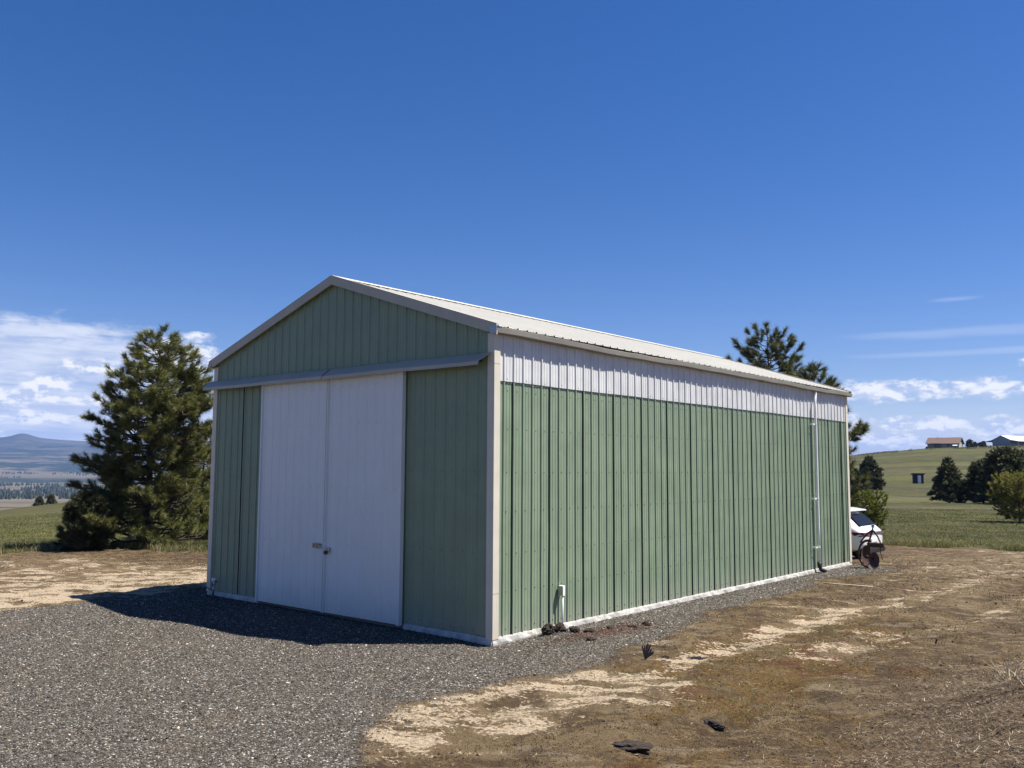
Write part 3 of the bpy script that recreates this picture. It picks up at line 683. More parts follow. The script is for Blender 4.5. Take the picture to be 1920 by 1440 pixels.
# gutter: wavy open box profile
def gutter(x0, sx, name='gutter'):
    V = []; F = []; n = 74
    rr = random.Random(5)
    prof = [(0, .095), (0, .004), (.012, 0), (.098, 0), (.118, .010), (.125, .085), (.112, .092), (.112, .084), (.120, .080), (.113, .013), (.096, .006), (.006, .006), (.004, .095)]
    for i in range(n+1):
        y = -.115+(LY+.27)*i/n; sag = -.018*max(0, math.sin((y/LY)*math.pi*3.1-.6))*(1 if 1.5 < y < 13 else .3)+.004*math.sin(y*3.7); bow = .008*math.sin(y*1.3)+.004*math.sin(y*5)
        for (a, z) in prof: V.append((x0+sx*(a+(bow if a > .05 else 0)), y, 4.452+z+sag+(.003*math.sin(y*8.5) if z > .05 else 0)))
    m = len(prof)
    for i in range(n):
        for j in range(m): F.append((i*m+j, i*m+(j+1) % m, (i+1)*m+(j+1) % m, (i+1)*m+j))
    F.append(tuple(range(m))); F.append(tuple(n*m+j for j in range(m)))
    s = MB(); s.add(V, F); return part(s, name, M['gutter'])
g1 = gutter(.012, 1); g2 = gutter(WX-.012, -1)
s = MB(); s.box(.008, .142, -.118, -.109, 4.448, 4.560); s.box(.008, .142, -.109, .02, 4.548, 4.556); part(s, 'end_cap', M['galv'], g1)
s = MB()
for y in (3.05, 9.1): s.box(.008, .140, y, y+.05, 4.44, 4.449)
o = part(s, 'gutter_joint', M['gutter'], g1); join(g1, o)

# downspout
s = MB(); yd = 12.14
s.tube([(.07, yd+.12, 4.45), (.07, yd+.12, 4.36), (.085, yd+.06, 4.26), (.10, yd, 4.14), (.10, yd, 3.9), (.10, yd, 2.0), (.10, yd+.008, 1.0), (.10, yd+.01, .16)], .036, 14)
ds = part(s, 'downspout', M['pipe'], None, smooth=True)
s = MB(); s.tube([(.10, yd+.01, .17), (.10, yd+.01, .08), (.14, yd+.02, -.02), (.26, yd+.05, -.07)], .052, 14); part(s, 'boot', M['black'], ds, smooth=True)
for z in (3.59, 1.73, .53):
    s = MB(); s.box(.024, .10, yd-.17, yd-.145, z-.02, z+.02); s.box(.098, .103, yd-.17, yd, z-.016, z+.016); s.tube([(.10, yd, z-.016), (.10, yd, z+.016)], .040, 14)
    part(s, 'bracket', M['pipe'], ds)

# track hood over the doors
s = MB(); x0, x1 = -7.73, -.13
prof = [(-.027, 4.185), (-.060, 4.170), (-.215, 4.045), (-.222, 3.985), (-.214, 3.985), (-.208, 4.040), (-.058, 4.161), (-.027, 4.175)]
V = []; nn = 20
for i in range(nn+1):
    x = x0+(x1-x0)*i/nn; wv = .005*math.sin(x*2.2)
    V += [(x+(.10 if (i == nn and j in (0, 1, 6, 7)) else 0), y+wv*(abs(y) > .1), z+wv) for j, (y, z) in enumerate(prof)]
m8 = 8; F = [(i*m8+j, i*m8+(j+1) % m8, (i+1)*m8+(j+1) % m8, (i+1)*m8+j) for i in range(nn) for j in range(m8)]+[tuple(range(8)), tuple(nn*8+j for j in range(8))]
s.add(V, F); hood = part(s, 'track_hood', M['hood'])
s = MB(); s.prism([(-3.86, -.030, 4.190), (-3.86, -.064, 4.176), (-3.86, -.221, 4.049), (-3.86, -.229, 3.983), (-3.86, -.2285, 3.983), (-3.86, -.2205, 4.050), (-3.86, -.0635, 4.1765), (-3.86, -.030, 4.1905)], (.03, 0, 0)); part(s, 'hood_joint', M['gutter'], hood)
s = MB(); s.box(-7.6, -.2, -.13, -.06, 4.045, 4.10); part(s, 'track_rail', M['dark'], hood)
# foundation: painted slab edge, weathered and slightly irregular
def slab(path, name):
    s = MB(); rr = random.Random(11)
    (ax, ay), (bx, by), out = path; L_ = math.hypot(bx-ax, by-ay); n = max(2, int(L_/.11)); V = []; F = []
    for i in range(n+1):
        t = i/n; px, py = ax+(bx-ax)*t, ay+(by-ay)*t; o1 = .018+rr.uniform(0, .012); o2 = .024+rr.uniform(0, .02)
        for oo, z in ((-.05, -.004+rr.uniform(-.004, .003)), (o1*.6, -.006+rr.uniform(-.006, .004)), (o1, -.03), (o2, -.085+rr.uniform(-.02, .012)), (o2*.4, -.34), (-.05, -.34)):
            V.append((px+out[0]*oo, py+out[1]*oo, z))
    for i in range(n):
        for j in range(5): F.append((i*6+j, i*6+j+1, (i+1)*6+j+1, (i+1)*6+j))
    F += [tuple(range(6)), tuple(n*6+j for j in range(6))]
    s.add(V, F); return part(s, name, M['found'])
slab(((.0, -.02), (.0, LY+.02), (1, 0)), 'foundation'); slab(((WX, 0), (-5.86, 0), (0, -1)), 'foundation'); slab(((-1.86, 0), (.02, 0), (0, -1)), 'foundation')
s = MB(); s.box(WX+.06, -.06, .06, LY-.06, -.5, -.02); part(s, 'floor_slab', M['found'])
s = MB(); s.box(-5.84, -1.88, .0, .055, -.30, -.065); part(s, 'door_sill', painted('dusty_concrete', (.20, .18, .15), .9), None)

# ------------------------------------------------------------------ small things by the barn
pl = empty('padlock', (-3.735, -.128, 1.01), label='small dark padlock hanging from the door hasp on the right white door', cat='padlock')
s = MB(); s.box(-.035, .035, -.02, .012, -.055, .005); s.build('lock_body', M['black'], pl, bevel=.006)
s = MB(); s.tube([(-.02, 0, 0), (-.02, 0, .03), (-.012, 0, .045), (.012, 0, .045), (.02, 0, .03), (.02, 0, 0)], .005, 8); s.build('shackle', M['galv'], pl, smooth=True)

z0 = Hs(.07, 1.58)
cp = empty('electrical_conduit', (.085, 1.58, z0), label='white plastic conduit riser with small grey box against the green wall', cat='conduit')
s = MB(); s.tube([(0, 0, -.1), (.0, 0, .25), (.004, .002, .46-z0)], .015, 12); s.build('pipe', M['pipe'], cp, smooth=True)
s = MB(); s.box(-.062, .030, -.032, .030, .44-z0, .60-z0); bx = s.build('junction_box', M['pipe'], cp, bevel=.004)
s = MB(); s.box(-.055, .034, -.037, -.0325, .452-z0, .590-z0); s.build('cover', M['hood'], bx, bevel=.001)

hb = empty('hose_bib', (-7.27, -.05, .18), label='pale wrapped tap low on the green wall by the left front corner', cat='tap')
s = MB(); s.tube([(0, .03, 0), (0, -.05, .005), (0, -.07, -.03), (0, -.072, -.07)], .014, 8); s.build('spout', M['brass'], hb, smooth=True)
s = MB(); rr = random.Random(2); 
s.tube([(-.05, -.03, .03), (-.02, -.045, .05), (.02, -.05, .045), (.055, -.03, .055)], [.012, .035, .04, .012], 7); s.tube([(.0, -.045, .04), (.01, -.05, -.03)], [.03, .012], 6); s.build('wrapping', M['pipe'], hb)
s = MB(); s.tube([(0, -.02, -.03), (0, -.04, -.12), (-.0, -.045, -.27)], .02, 8); s.build('standpipe', M['galv'], hb, smooth=True)
s = MB(); s.tube([(-7.634, .2, .055), (-7.642, -.04, .05), (-7.60, -.046, .045), (-7.5, -.044, .02), (-7.46, -.05, .0)], .007, 6)
wr = s.build('wire', M['black']); tag(wr, 'dark wire wrapped round the bottom of the left barn corner', 'wire')

# dug-up dark clods near the conduit and in the wheel tracks
def clod(x, y, r, seed, label, sq=(1, 1, .7), group='dark earth clods'):
    bm = bmesh.new(); bmesh.ops.create_icosphere(bm, subdivisions=4, radius=1)
    n = len(bm.verts); co = np.array([v.co[:] for v in bm.verts])
    d = 1+(fbm(co[:, 0]*1.4+seed*3, co[:, 1]*1.4+co[:, 2]*2.1, 4, seed)-.5)*1.0+(fbm(co[:, 2]*5+seed, co[:, 0]*5+co[:, 1]*4, 3, seed+9)-.5)*.45
    for v, k in zip(bm.verts, d): v.co = Vector((v.co.x*sq[0], v.co.y*sq[1], v.co.z*sq[2]))*r*k
    me = bpy.data.meshes.new('clod'); bm.to_mesh(me); bm.free(); me.materials.append(M['soil'])
    o = bpy.data.objects.new('clod', me); C.objects.link(o); o.location = (x, y, Hs(x, y)+r*sq[2]*.45); o.rotation_euler = (0, 0, seed)
    return tag(o, label, 'dirt clod', group)
clod(.22, 1.06, .125, 1, 'large rounded clod of dug earth leaning on the barn footing', (.8, 1.0, .95))
clod(.20, 1.36, .105, 2, 'dark lumpy clod between the rounded clod and the conduit', (.8, 1.0, 1.0))
clod(.45, 1.42, .085, 3, 'brown clod just in front of the conduit foot')
clod(.66, 1.50, .06, 4, 'wedge shaped dark clod below the conduit', (1.5, .6, .7))
clod(.74, 1.95, .055, 5, 'dark clod right of the wedge shaped clod')
clod(.90, 2.35, .06, 6, 'flat clod in the line trailing right from the conduit', (1.6, .8, .5))
clod(.98, 2.62, .055, 7, 'last dark clod of the line trailing right from the conduit', (1.1, .9, .8))
clod(1.02, 1.02, .05, 8, 'small reddish clod alone on the gravel in front of the pile', (1.2, 1, .7))
clod(4.35, -1.54, .075, 9, 'black clod in the dirt at the lower right foreground', (1.9, .8, .55))
clod(4.20, -2.85, .085, 10, 'elongated black clod nearest the bottom edge', (2.0, .9, .45))
clod(2.42, .78, .05, 12, 'small dark clod beside the torn plastic', (1.3, .9, .5))
# loose crumbs of the same soil, uncountable
def crumbs():
    n = 1500; x = .55+np.abs(rng.normal(0, .33, n)); y = 1.6+rng.normal(0, .55, n)+(x-.5)*.6; s_ = rng.uniform(.006, .022, n)
    base = np.array([[1, 0, 0], [0, 1, 0], [-1, 0, 0], [0, -1, 0], [0, 0, .8], [0, 0, -.6]], float); F0 = np.array([[0, 1, 4], [1, 2, 4], [2, 3, 4], [3, 0, 4], [1, 0, 5], [2, 1, 5], [3, 2, 5], [0, 3, 5]])
    V = base[None]*rng.uniform(.6, 1.4, (n, 6, 1))*s_[:, None, None]+np.stack([x, y, H(x, y)+s_*.3], 1)[:, None]
    c = np.array([[.075, .042, .028]])*rng.uniform(.5, 1.8, (n, 1))
    o = npmesh('soil_crumbs', V.reshape(-1, 3), (F0[None]+(np.arange(n)*6)[:, None, None]).reshape(-1, 3), M['stone'], col=np.repeat(c, 6, 0)); tag(o, 'reddish crumbs of dug soil below the conduit', None, None, 'stuff')
crumbs()

def dirt_crumbs():
    x, y, d = in_view_pts(150000, 4.5, 30, -.57, .57, 1.15)
    k = (m_gravel(x, y) < .5) & (m_grass(x, y) < .5) & ((m_mud(x, y) < .45) | (rng.random(len(x)) < .12)) & (fbm(x*2.3, y*2.3, 4, 71)+rng.random(len(x))*.3 > .64) & ~((x > -7.75) & (x < .12) & (y > -.1) & (y < 14.8))
    x = x[k][:42000]; y = y[k][:42000]; d = d[k][:42000]; n = len(x); s_ = rng.uniform(.003, .009, n)*np.interp(d, [5, 28], [.9, 1.7])*np.where(rng.random(n) < .02, 2.2, 1)
    base = np.array([[1, 0, 0], [0, 1, 0], [-1, 0, 0], [0, -1, 0], [0, 0, .8], [0, 0, -.6]], float); F0 = np.array([[0, 1, 4], [1, 2, 4], [2, 3, 4], [3, 0, 4], [1, 0, 5], [2, 1, 5], [3, 2, 5], [0, 3, 5]])
    V = base[None]*rng.uniform(.5, 1.5, (n, 6, 1))*s_[:, None, None]+np.stack([x, y, H(x, y)+s_*.3], 1)[:, None]
    c = np.where(rng.random((n, 1)) < .75, np.array([[.045, .029, .017]]), np.array([[.13, .09, .052]]))*rng.uniform(.4, 1.4, (n, 1))
    o = npmesh('dirt_crumbs', V.reshape(-1, 3), (F0[None]+(np.arange(n)*6)[:, None, None]).reshape(-1, 3), M['stone'], col=np.repeat(c, 6, 0)); tag(o, 'loose brown earth crumbs over the bare yard', None, None, 'stuff')
dirt_crumbs()

# torn black plastic
def fan(x, y, name, label, cat, n, L_, lift, spread, rz):
    V = []; F = []; rr = random.Random(int(x*100))
    for i in range(n):
        a = rz+(i/(n-1)-.5)*spread; l = L_*rr.uniform(.7, 1.1); e = lift+rr.uniform(-.15, .15)
        d = Vector((math.cos(a)*math.cos(e), math.sin(a)*math.cos(e), math.sin(e))); sd_ = Vector((-math.sin(a), math.cos(a), 0))
        if lift > .8: a2 = (i/(n-1)-.5)*spread+.35; d = (rt*math.sin(a2)+Vector((0, 0, 1))*math.cos(a2)+fw*.25*(-1)**i*.5).normalized(); sd_ = rt*math.cos(a2)-Vector((0, 0, 1))*math.sin(a2)
        p = Vector((0, 0, .01)); q = len(V); w0 = .006; w1 = spread/n*l*.55; nz = Vector((0, 0, .004))
        top = [p-sd_*w0, p+sd_*w0, p+d*l+sd_*w1+Vector((0, 0, rr.uniform(-.02, .02))), p+d*l*1.02+Vector((0, 0, .018)), p+d*l-sd_*w1]
        V += top+[v-nz for v in top]
        F += [(q, q+1, q+2, q+3, q+4), (q+9, q+8, q+7, q+6, q+5)]+[(q+k, q+5+k, q+5+(k+1) % 5, q+(k+1) % 5) for k in range(5)]
    s = MB(); s.add(V, F); o = s.build(name, M['plastic']); o.location = (x, y, Hs(x, y)); return tag(o, label, cat)
M['plastic'] = principled('grey_black_plastic', (.05, .053, .060), .35)[0]
fan(2.27, .50, 'torn_plastic', 'pleated fan of black plastic sticking up from the pale dirt', 'plastic scrap', 11, .19, .95, 1.1, .9)
fan(2.62, .98, 'torn_plastic', 'flat strip of black plastic lying right of the pleated fan', 'plastic scrap', 5, .28, .05, .5, .2)
# stick
s = MB(); pts = [(1.16, 9.65), (1.5, 9.66), (1.85, 9.70), (2.2, 9.72)]
s.tube([(a, b, Hs(a, b)+.03) for a, b in pts], [.018, .016, .014, .011], 8); o = s.build('stick', M['stick'], smooth=True); tag(o, 'long pale straight stick lying on the dirt beside the barn', 'stick')
s = MB(); s.tube([(4.9, 4.2, Hs(4.9, 4.2)+.01), (4.93, 4.18, Hs(4.9, 4.2)+.09)], .012, 6); o = s.build('twig', M['bark']); tag(o, 'short dark twig standing up in the dirt near the right edge', 'twig')

# dry weed stems on the mound
def dry_weed(x, y, seed, n, h, label):
    rr = random.Random(seed); e = empty('dry_weed', (x, y, Hs(x, y)), label=label, cat='dry weed', group='dead weeds on the mound')
    for i in range(n):
        a = rr.uniform(0, 6.28); ln_ = h*rr.uniform(.5, 1.0); ang = rr.uniform(.1, .9); d = Vector((math.cos(a)*math.sin(ang), math.sin(a)*math.sin(ang), math.cos(ang)))
        s = MB(); b0 = Vector((rr.uniform(-.03, .03), rr.uniform(-.03, .03), -.01))
        s.tube([b0, b0+d*ln_*.5+Vector((0, 0, .02)), b0+d*ln_], [.0050, .0040, .0020], 5)
        for k in range(3):
            p = b0+d*ln_*rr.uniform(.3, .9); q = p+Vector((rr.uniform(-1, 1), rr.uniform(-1, 1), rr.uniform(.1, 1))).normalized()*.08; s.tube([p, q], [.003, .002], 4)
        s.build('stem', M['straw'], e)
    return e
dry_weed(6.55, .75, 1, 9, .42, 'tall fan of straw pale dead stems on the crest of the mound')
dry_weed(7.2, .55, 2, 7, .30, 'leaning dead stems beside the right edge of the photo')
dry_weed(6.9, -.2, 3, 6, .22, 'short tangle of dead stems lower on the mound')

# ------------------------------------------------------------------ trees
def make_tree(name, x, y, h, label, seed, prof, cat='pine tree', group=None, trunk_r=.14, lean=(0, 0), limbs=60, nl=.19, nw=.012, needles=46,
              twigs=7, up=.35, start=.04, colr=(.050, .068, .018), tip=(.24, .24, .075), extra=(), zoff=0.0, open_=1.0, spread=1.35, mat=None):
    """ponderosa style tree: trunk with real limbs, twigs ending in needle tufts"""
    g = np.random.default_rng(seed); z = Hs(x, y)+zoff
    e = empty(name, (x, y, z), label=label, cat=cat, group=group)
    ax = lambda t: np.array([lean[0]*t**1.5, lean[1]*t**1.5, h*t])
    tm = MB(); n = 10
    tm.tube([Vector(ax(i/n)*np.array([1, 1, .97]))+Vector((g.normal(0, .02), g.normal(0, .02), -.1 if i == 0 else 0)) for i in range(n+1)], [trunk_r*(1-.93*(i/n)**.8) for i in range(n+1)], 9)
    TP = []; TD = []; TS = []
    def tuft(p, d, s): TP.append(p); TD.append(d/np.linalg.norm(d)); TS.append(s)
    spec = []
    for i in range(limbs):
        t = start+(1-start-.03)*(max(0.0, i+g.uniform(-.5, .5))/limbs)**.9; t = min(max(t, start), .97)
        a = i*2.399+g.normal(0, .25); r = np.interp(t, prof[0], prof[1])*g.uniform(.72, 1.08)
        aa = (a+math.pi) % (2*math.pi)-math.pi
        spec.append((t, a, r, up))
    spec += list(extra)
    if len(prof) > 2:
        # separate reach towards the left and right of the view
        rv = np.array([math.cos(YAW), -math.sin(YAW)])
        sp2 = []
        for (t, a, r, u_) in spec:
            sd_ = math.cos(a)*rv[0]+math.sin(a)*rv[1]
            k = np.interp(t, prof[2], prof[3]); sp2.append((t, a, r*(1+k*sd_), u_))
        spec = sp2
    for (t, a, r, u_) in spec:
        p0 = ax(t); out = np.array([math.cos(a), math.sin(a), 0.0]); r = max(r, .12)
        m = 6; P = []; rise = u_*r*(.55+.5*t)
        sag = -.18*r*(1-t)
        for k in range(m+1):
            q = k/m; P.append(p0+out*r*q+np.array([0, 0, rise*q**2+sag*q])+g.normal(0, .02*r, 3)*(k > 0))
        rb = trunk_r*.30*(r/2.2)**.6*(1-.5*t)+.006
        tm.tube([Vector(v) for v in P], [rb*(1-.82*k/m) for k in range(m+1)], 5, False)
        dirn = P[-1]-P[-2]; tuft(P[-1], dirn+np.array([0, 0, .02]), 1.1)
        nt = max(2, int(twigs*r/1.2))
        for j in range(nt):
            q = g.uniform(.28, .98); k = q*m; k0 = min(int(k), m-1); b = P[k0]+(P[k0+1]-P[k0])*(k-k0)
            sa = a+g.choice([-1, 1])*g.uniform(.4, 1.2); l = r*.34*(1.15-q)*g.uniform(.5, 1.2)+.10*open_
            el_ = g.uniform(-.05, .9); dd = np.array([math.cos(sa)*math.cos(el_), math.sin(sa)*math.cos(el_), math.sin(el_)])
            tip_ = b+dd*l+np.array([0, 0, .10*l]); tm.tube([Vector(b), Vector(b+dd*l*.5), Vector(tip_)], [rb*.35, rb*.28, .004], 4, False)
            tuft(tip_, tip_-b+np.array([0, 0, .05]), g.uniform(.8, 1.1))
            if l > .28:
                for q2 in (.45, .72):
                    b2 = b+dd*l*q2; s2 = sa+g.choice([-1, 1])*g.uniform(.5, 1.0); d2 = np.array([math.cos(s2), math.sin(s2), g.uniform(.1, .8)]); l2 = l*.38
                    tuft(b2+d2*l2, d2, g.uniform(.7, 1.0)); tm.tube([Vector(b2), Vector(b2+d2*l2)], [rb*.22, .003], 4, False)
    tuft(ax(.985), np.array([0, 0, 1.0]), 1.2)
    TP = np.array(TP); TD = np.array(TD); TS = np.array(TS); N = len(TP); K = needles
    rv = g.normal(0, 1, (N, K, 3)); rv /= np.linalg.norm(rv, axis=2, keepdims=True)
    wgt = g.uniform(.25, spread, (N, K, 1)); d = TD[:, None]*1.0+rv*wgt; d /= np.linalg.norm(d, axis=2, keepdims=True)
    L_ = nl*TS[:, None, None]*g.uniform(.7, 1.1, (N, K, 1)); base = TP[:, None]-TD[:, None]*nl*g.uniform(-.1, .75, (N, K, 1))
    sdv = np.cross(d, g.normal(0, 1, (N, K, 3))); sdv /= np.linalg.norm(sdv, axis=2, keepdims=True); sdv *= nw*.5
    tipv = base+d*L_; tipv[..., 2] -= .06*nl
    V = np.stack([base-sdv, base+sdv, tipv], 2).reshape(-1, 3)
    F = np.arange(N*K*3).reshape(-1, 3)
    tv = g.uniform(.65, 1.3, (N, 1, 1)); mixv = g.random((N, K, 1))*.6+.4*g.random((N, 1, 1))
    c = (np.array(colr)*(1-mixv)+np.array(tip)*mixv)*tv
    dead = g.random((N, K, 1)) < .04; c = np.where(dead, np.array([.20, .13, .06]), c)
    c = np.repeat(c.reshape(-1, 3), 3, 0)
    npmesh('crown', V, F, mat or M['needle'], e, col=c)
    tm.build('trunk', M['bark'], e, smooth=True)
    return e

# the big pine left of the barn
def az_of(sign): return math.atan2(-math.sin(YAW)*sign, math.cos(YAW)*sign)   # towards image right (+1) or left (-1)
aL, aR = az_of(-1), az_of(1)
tx, ty = bearing(283, 32.6)
make_tree('ponderosa_pine', tx, ty, 7.4, 'large bushy dark green pine standing left of the barn', 11,
          ([0, .1, .22, .32, .42, .52, .62, .74, .86, .95, 1], [2.3, 2.5, 2.1, 1.75, 2.1, 2.2, 1.95, 1.6, 1.0, .55, .15], [0, .3, .45, .6, .8, 1], [.0, .02, .10, .14, .05, 0]),
          trunk_r=.17, lean=(rt.x*.22, rt.y*.22), limbs=145, twigs=9, nl=.23, nw=.013, needles=64, open_=1.3, up=.45, start=.015,
          extra=[(.34, aL+.1, 2.55, .35), (.31, aL-.15, 2.45, .30), (.36, aL+.35, 2.4, .30), (.60, aL, 1.6, .55), (.64, aR, 2.1, .6), (.60, aR+.2, 2.2, .6), (.56, aR-.2, 2.3, .6)])
tx, ty = bearing(385, 37)
make_tree('pine_tree', tx, ty, 4.3, 'lower bushy pine squeezed between the big pine and the barn corner', 12,
          ([0, .3, .6, .85, 1], [2.1, 2.0, 1.5, .8, .2]), trunk_r=.1, limbs=90, twigs=9, nl=.23, nw=.013, needles=56, start=.02, colr=(.050, .068, .018), tip=(.24, .24, .07))
tx, ty = bearing(172, 31.3)
make_tree('pine_sapling', tx, ty, 1.75, 'low dark young pine at the left foot of the big pine', 13,
          ([0, .4, .8, 1], [.75, .72, .5, .15]), trunk_r=.05, limbs=110, twigs=12, nl=.17, nw=.014, needles=60, start=.02, colr=(.020, .028, .013), tip=(.035, .045, .018))
# the two pines showing over the roof
tx, ty = bearing(1443, 40)
make_tree('ponderosa_pine', tx, ty, 9.15, 'open crowned pine rising behind the barn roof', 21,
          ([0, .5, .68, .80, .90, .97, 1], [2.6, 2.3, 1.75, 1.4, 1.05, .45, .15]), trunk_r=.17, limbs=68, twigs=6, nl=.28, nw=.016, needles=90, up=.75, start=.25, open_=1.3,
          extra=[(.73, aL, 1.75, .75), (.78, aR, 1.5, .9), (.82, aR+.3, 1.35, .9), (.70, aR-.1, 1.4, .8)], colr=(.045, .060, .022), tip=(.13, .14, .05))
tx, ty = bearing(1530, 38)
make_tree('ponderosa_pine', tx, ty, 7.25, 'sparse pine with round tufts at the right end of the roof', 22,
          ([0, .5, .7, .85, .95, 1], [2.3, 1.9, 1.0, .65, .4, .15]), trunk_r=.12, limbs=46, twigs=4, nl=.30, nw=.016, needles=100, up=.9, start=.25, open_=1.8,
          extra=[(.55, aR, 1.95, .55), (.53, aR+.12, 2.1, .5), (.86, aR, .9, .2)], colr=(.045, .060, .022), tip=(.13, .14, .05))

# pines and shrubs in the right hand field
def far_pine(px, dist, h, wd, label, seed, group='pines in the right hand field', **kw):
    x, y = bearing(px, dist); s = dist/100
    kw.setdefault('colr', (.030, .042, .018)); kw.setdefault('tip', (.105, .115, .045))
    kw.setdefault('prof', ([0, .15, .5, .8, 1], [wd*.9, wd, wd*.72, wd*.38, .08]))
    return make_tree('pine_tree', x, y, h, label, seed, kw.pop('prof'), group=group, trunk_r=.10, limbs=kw.pop('limbs', 100), twigs=9, nl=.20+.10*s, nw=.03+.035*s, needles=16, start=.02, up=.3, **kw)
far_pine(1775, 104, 4.75, 1.95, 'neat cone shaped pine in the middle of the right field', 31)
far_pine(1880, 100, 5.6, 2.3, 'tallest dark pine of the clump below the hill barn', 32, prof=([0, .2, .5, .75, .92, 1], [2.3, 2.5, 2.2, 1.6, .9, .25]), limbs=130)
far_pine(1838, 104, 4.4, 1.9, 'shorter dark pine on the left of the clump', 33, prof=([0, .2, .5, .8, 1], [1.7, 2.0, 1.9, 1.2, .3]))
far_pine(1915, 108, 5.6, 2.4, 'dark pine of the clump cut by the right edge', 34, prof=([0, .2, .5, .8, 1], [2.4, 2.4, 2.2, 1.4, .3]))
far_pine(1628, 165, 5.9, 2.9, 'distant pine just right of the barn corner', 35)
far_pine(1600, 120, 3.6, 1.8, 'round young pine partly hidden by the barn corner', 36, colr=(.05, .065, .025), tip=(.10, .12, .04))
def shrub(px, dist, h, wd, label, seed, col=(.11, .12, .03), tip=(.40, .36, .10), n=90, name='shrub', nw=.035, nl=.16, group=None, zoff=0.0):
    x, y = bearing(px, dist)
    return make_tree(name, x, y, h, label, seed, ([0, .3, .6, .85, 1], [wd*.75, wd, wd*.95, wd*.6, wd*.2]), cat='shrub', group=group, trunk_r=.05, limbs=n, twigs=8, nl=nl, nw=nw, needles=18, start=.02, up=.8, colr=col, tip=tip, spread=1.0, mat=M['blade'], zoff=zoff)
shrub(1905, 64, 2.75, 1.7, 'bright yellow green bush at the right edge of the field', 41, n=130)
shrub(1614, 46, 1.8, 1.15, 'bright green bush right behind the white car', 42, (.07, .09, .02), (.26, .28, .08), n=110)
# skyline shrubs on the hill
for i, (px, d, h, wd, lb) in enumerate([(1817, 425, 3.2, 1.6, 'pair of small dark trees on the skyline between house and hill barn'), (1826, 430, 1.8, 1.5, 'low dark bush on the skyline right of the small trees'), (1838, 428, 1.6, 1.6, 'low bush below the skyline post'),
                                        (1843, 430, 2.0, 1.0, 'small bush left of the hill barn')]):
    x, y = bearing(px, d)
    make_tree('small_tree', x, y, h, lb, 50+i, ([0, .3, .6, .85, 1], [wd*.8, wd, wd*.8, wd*.5, .2]), cat='small tree', group='shrubs along the hill skyline', trunk_r=.1, limbs=30, twigs=5, nl=.6, nw=.25, needles=9, start=.05, colr=(.03, .04, .02), tip=(.06, .07, .03))
for i, (px, d, h, wd, lb) in enumerate([(82, 168, 1.75, .85, 'small lone pine on the left field, left one of a pair'), (104, 172, 2.0, .9, 'small lone pine on the left field, right one of a pair')]):
    x, y = bearing(px, d)
    make_tree('pine_tree', x, y, h, lb, 60+i, ([0, .2, .5, .8, 1], [wd, wd, wd*.8, wd*.5, .1]), group='small pines on the left field', trunk_r=.08, limbs=50, twigs=6, nl=.30, nw=.09, needles=14, start=.02, colr=(.035, .045, .018), tip=(.07, .08, .03))
def crest_scrub():
    n = 2600; th = YAW+np.arctan((rng.uniform(1596, 1925, n)-960)/FPX); d = rng.uniform(405, 440, n); x = CAM.x+np.sin(th)*d; y = CAM.y+np.cos(th)*d
    k = fbm(th*160, th*0, 3, 5) > .45; x = x[k]; y = y[k]; d = d[k]; n = len(x)
    c = np.array([[.07, .07, .035]])*rng.uniform(.5, 1.4, (n, 1))
    o = blades('scrub', x, y, H(x, y)-.05, rng.uniform(.2, .75, n)*rng.uniform(.5, 1.3, n), np.full(n, .16), .9, c, M['blade']); tag(o, 'rough grass and scrub along the hill crest', None, None, 'stuff')
crest_scrub()
# woods down in the valley
def woods():
    n = 9000; th = rng.uniform(-.60, -.28, n)+YAW; d = rng.uniform(900, 4600, n); x = CAM.x+np.sin(th)*d; y = CAM.y+np.cos(th)*d
    k = fbm(x/260, y/260, 3, 66)+.25*np.exp(-((d-2300)/500)**2) > .66; x = x[k]; y = y[k]; d = d[k]; n = len(x)
    h = rng.uniform(5, 12, n); r = h*.24; z = H(x, y); a = np.arange(6)*math.pi/3
    V = np.zeros((n, 14, 3)); 
    for lv, (zz, rr_) in enumerate(((.08, 1), (.45, .72))):
        jit = rng.uniform(.7, 1.25, (n, 6))
        V[:, lv*6:lv*6+6, 0] = x[:, None]+np.cos(a)*r[:, None]*rr_*jit; V[:, lv*6:lv*6+6, 1] = y[:, None]+np.sin(a)*r[:, None]*rr_*jit; V[:, lv*6:lv*6+6, 2] = (z+h*zz)[:, None]
    V[:, 12] = np.stack([x, y, z+h], 1); V[:, 13] = np.stack([x, y, z], 1)
    F = []
    for j in range(6): F += [(j, (j+1) % 6, 6+(j+1) % 6), (j, 6+(j+1) % 6, 6+j), (6+j, 6+(j+1) % 6, 12), (13, (j+1) % 6, j)]
    F = (np.array(F)[None]+(np.arange(n)*14)[:, None, None]).reshape(-1, 3)
    c = np.array([[.028, .038, .020]])*rng.uniform(.6, 1.7, (n, 1))
    tag(npmesh('woods', V.reshape(-1, 3), F, M['litter'], col=np.repeat(c, 14, 0)), 'dark conifer woods far down in the valley', None, None, 'stuff')
woods()

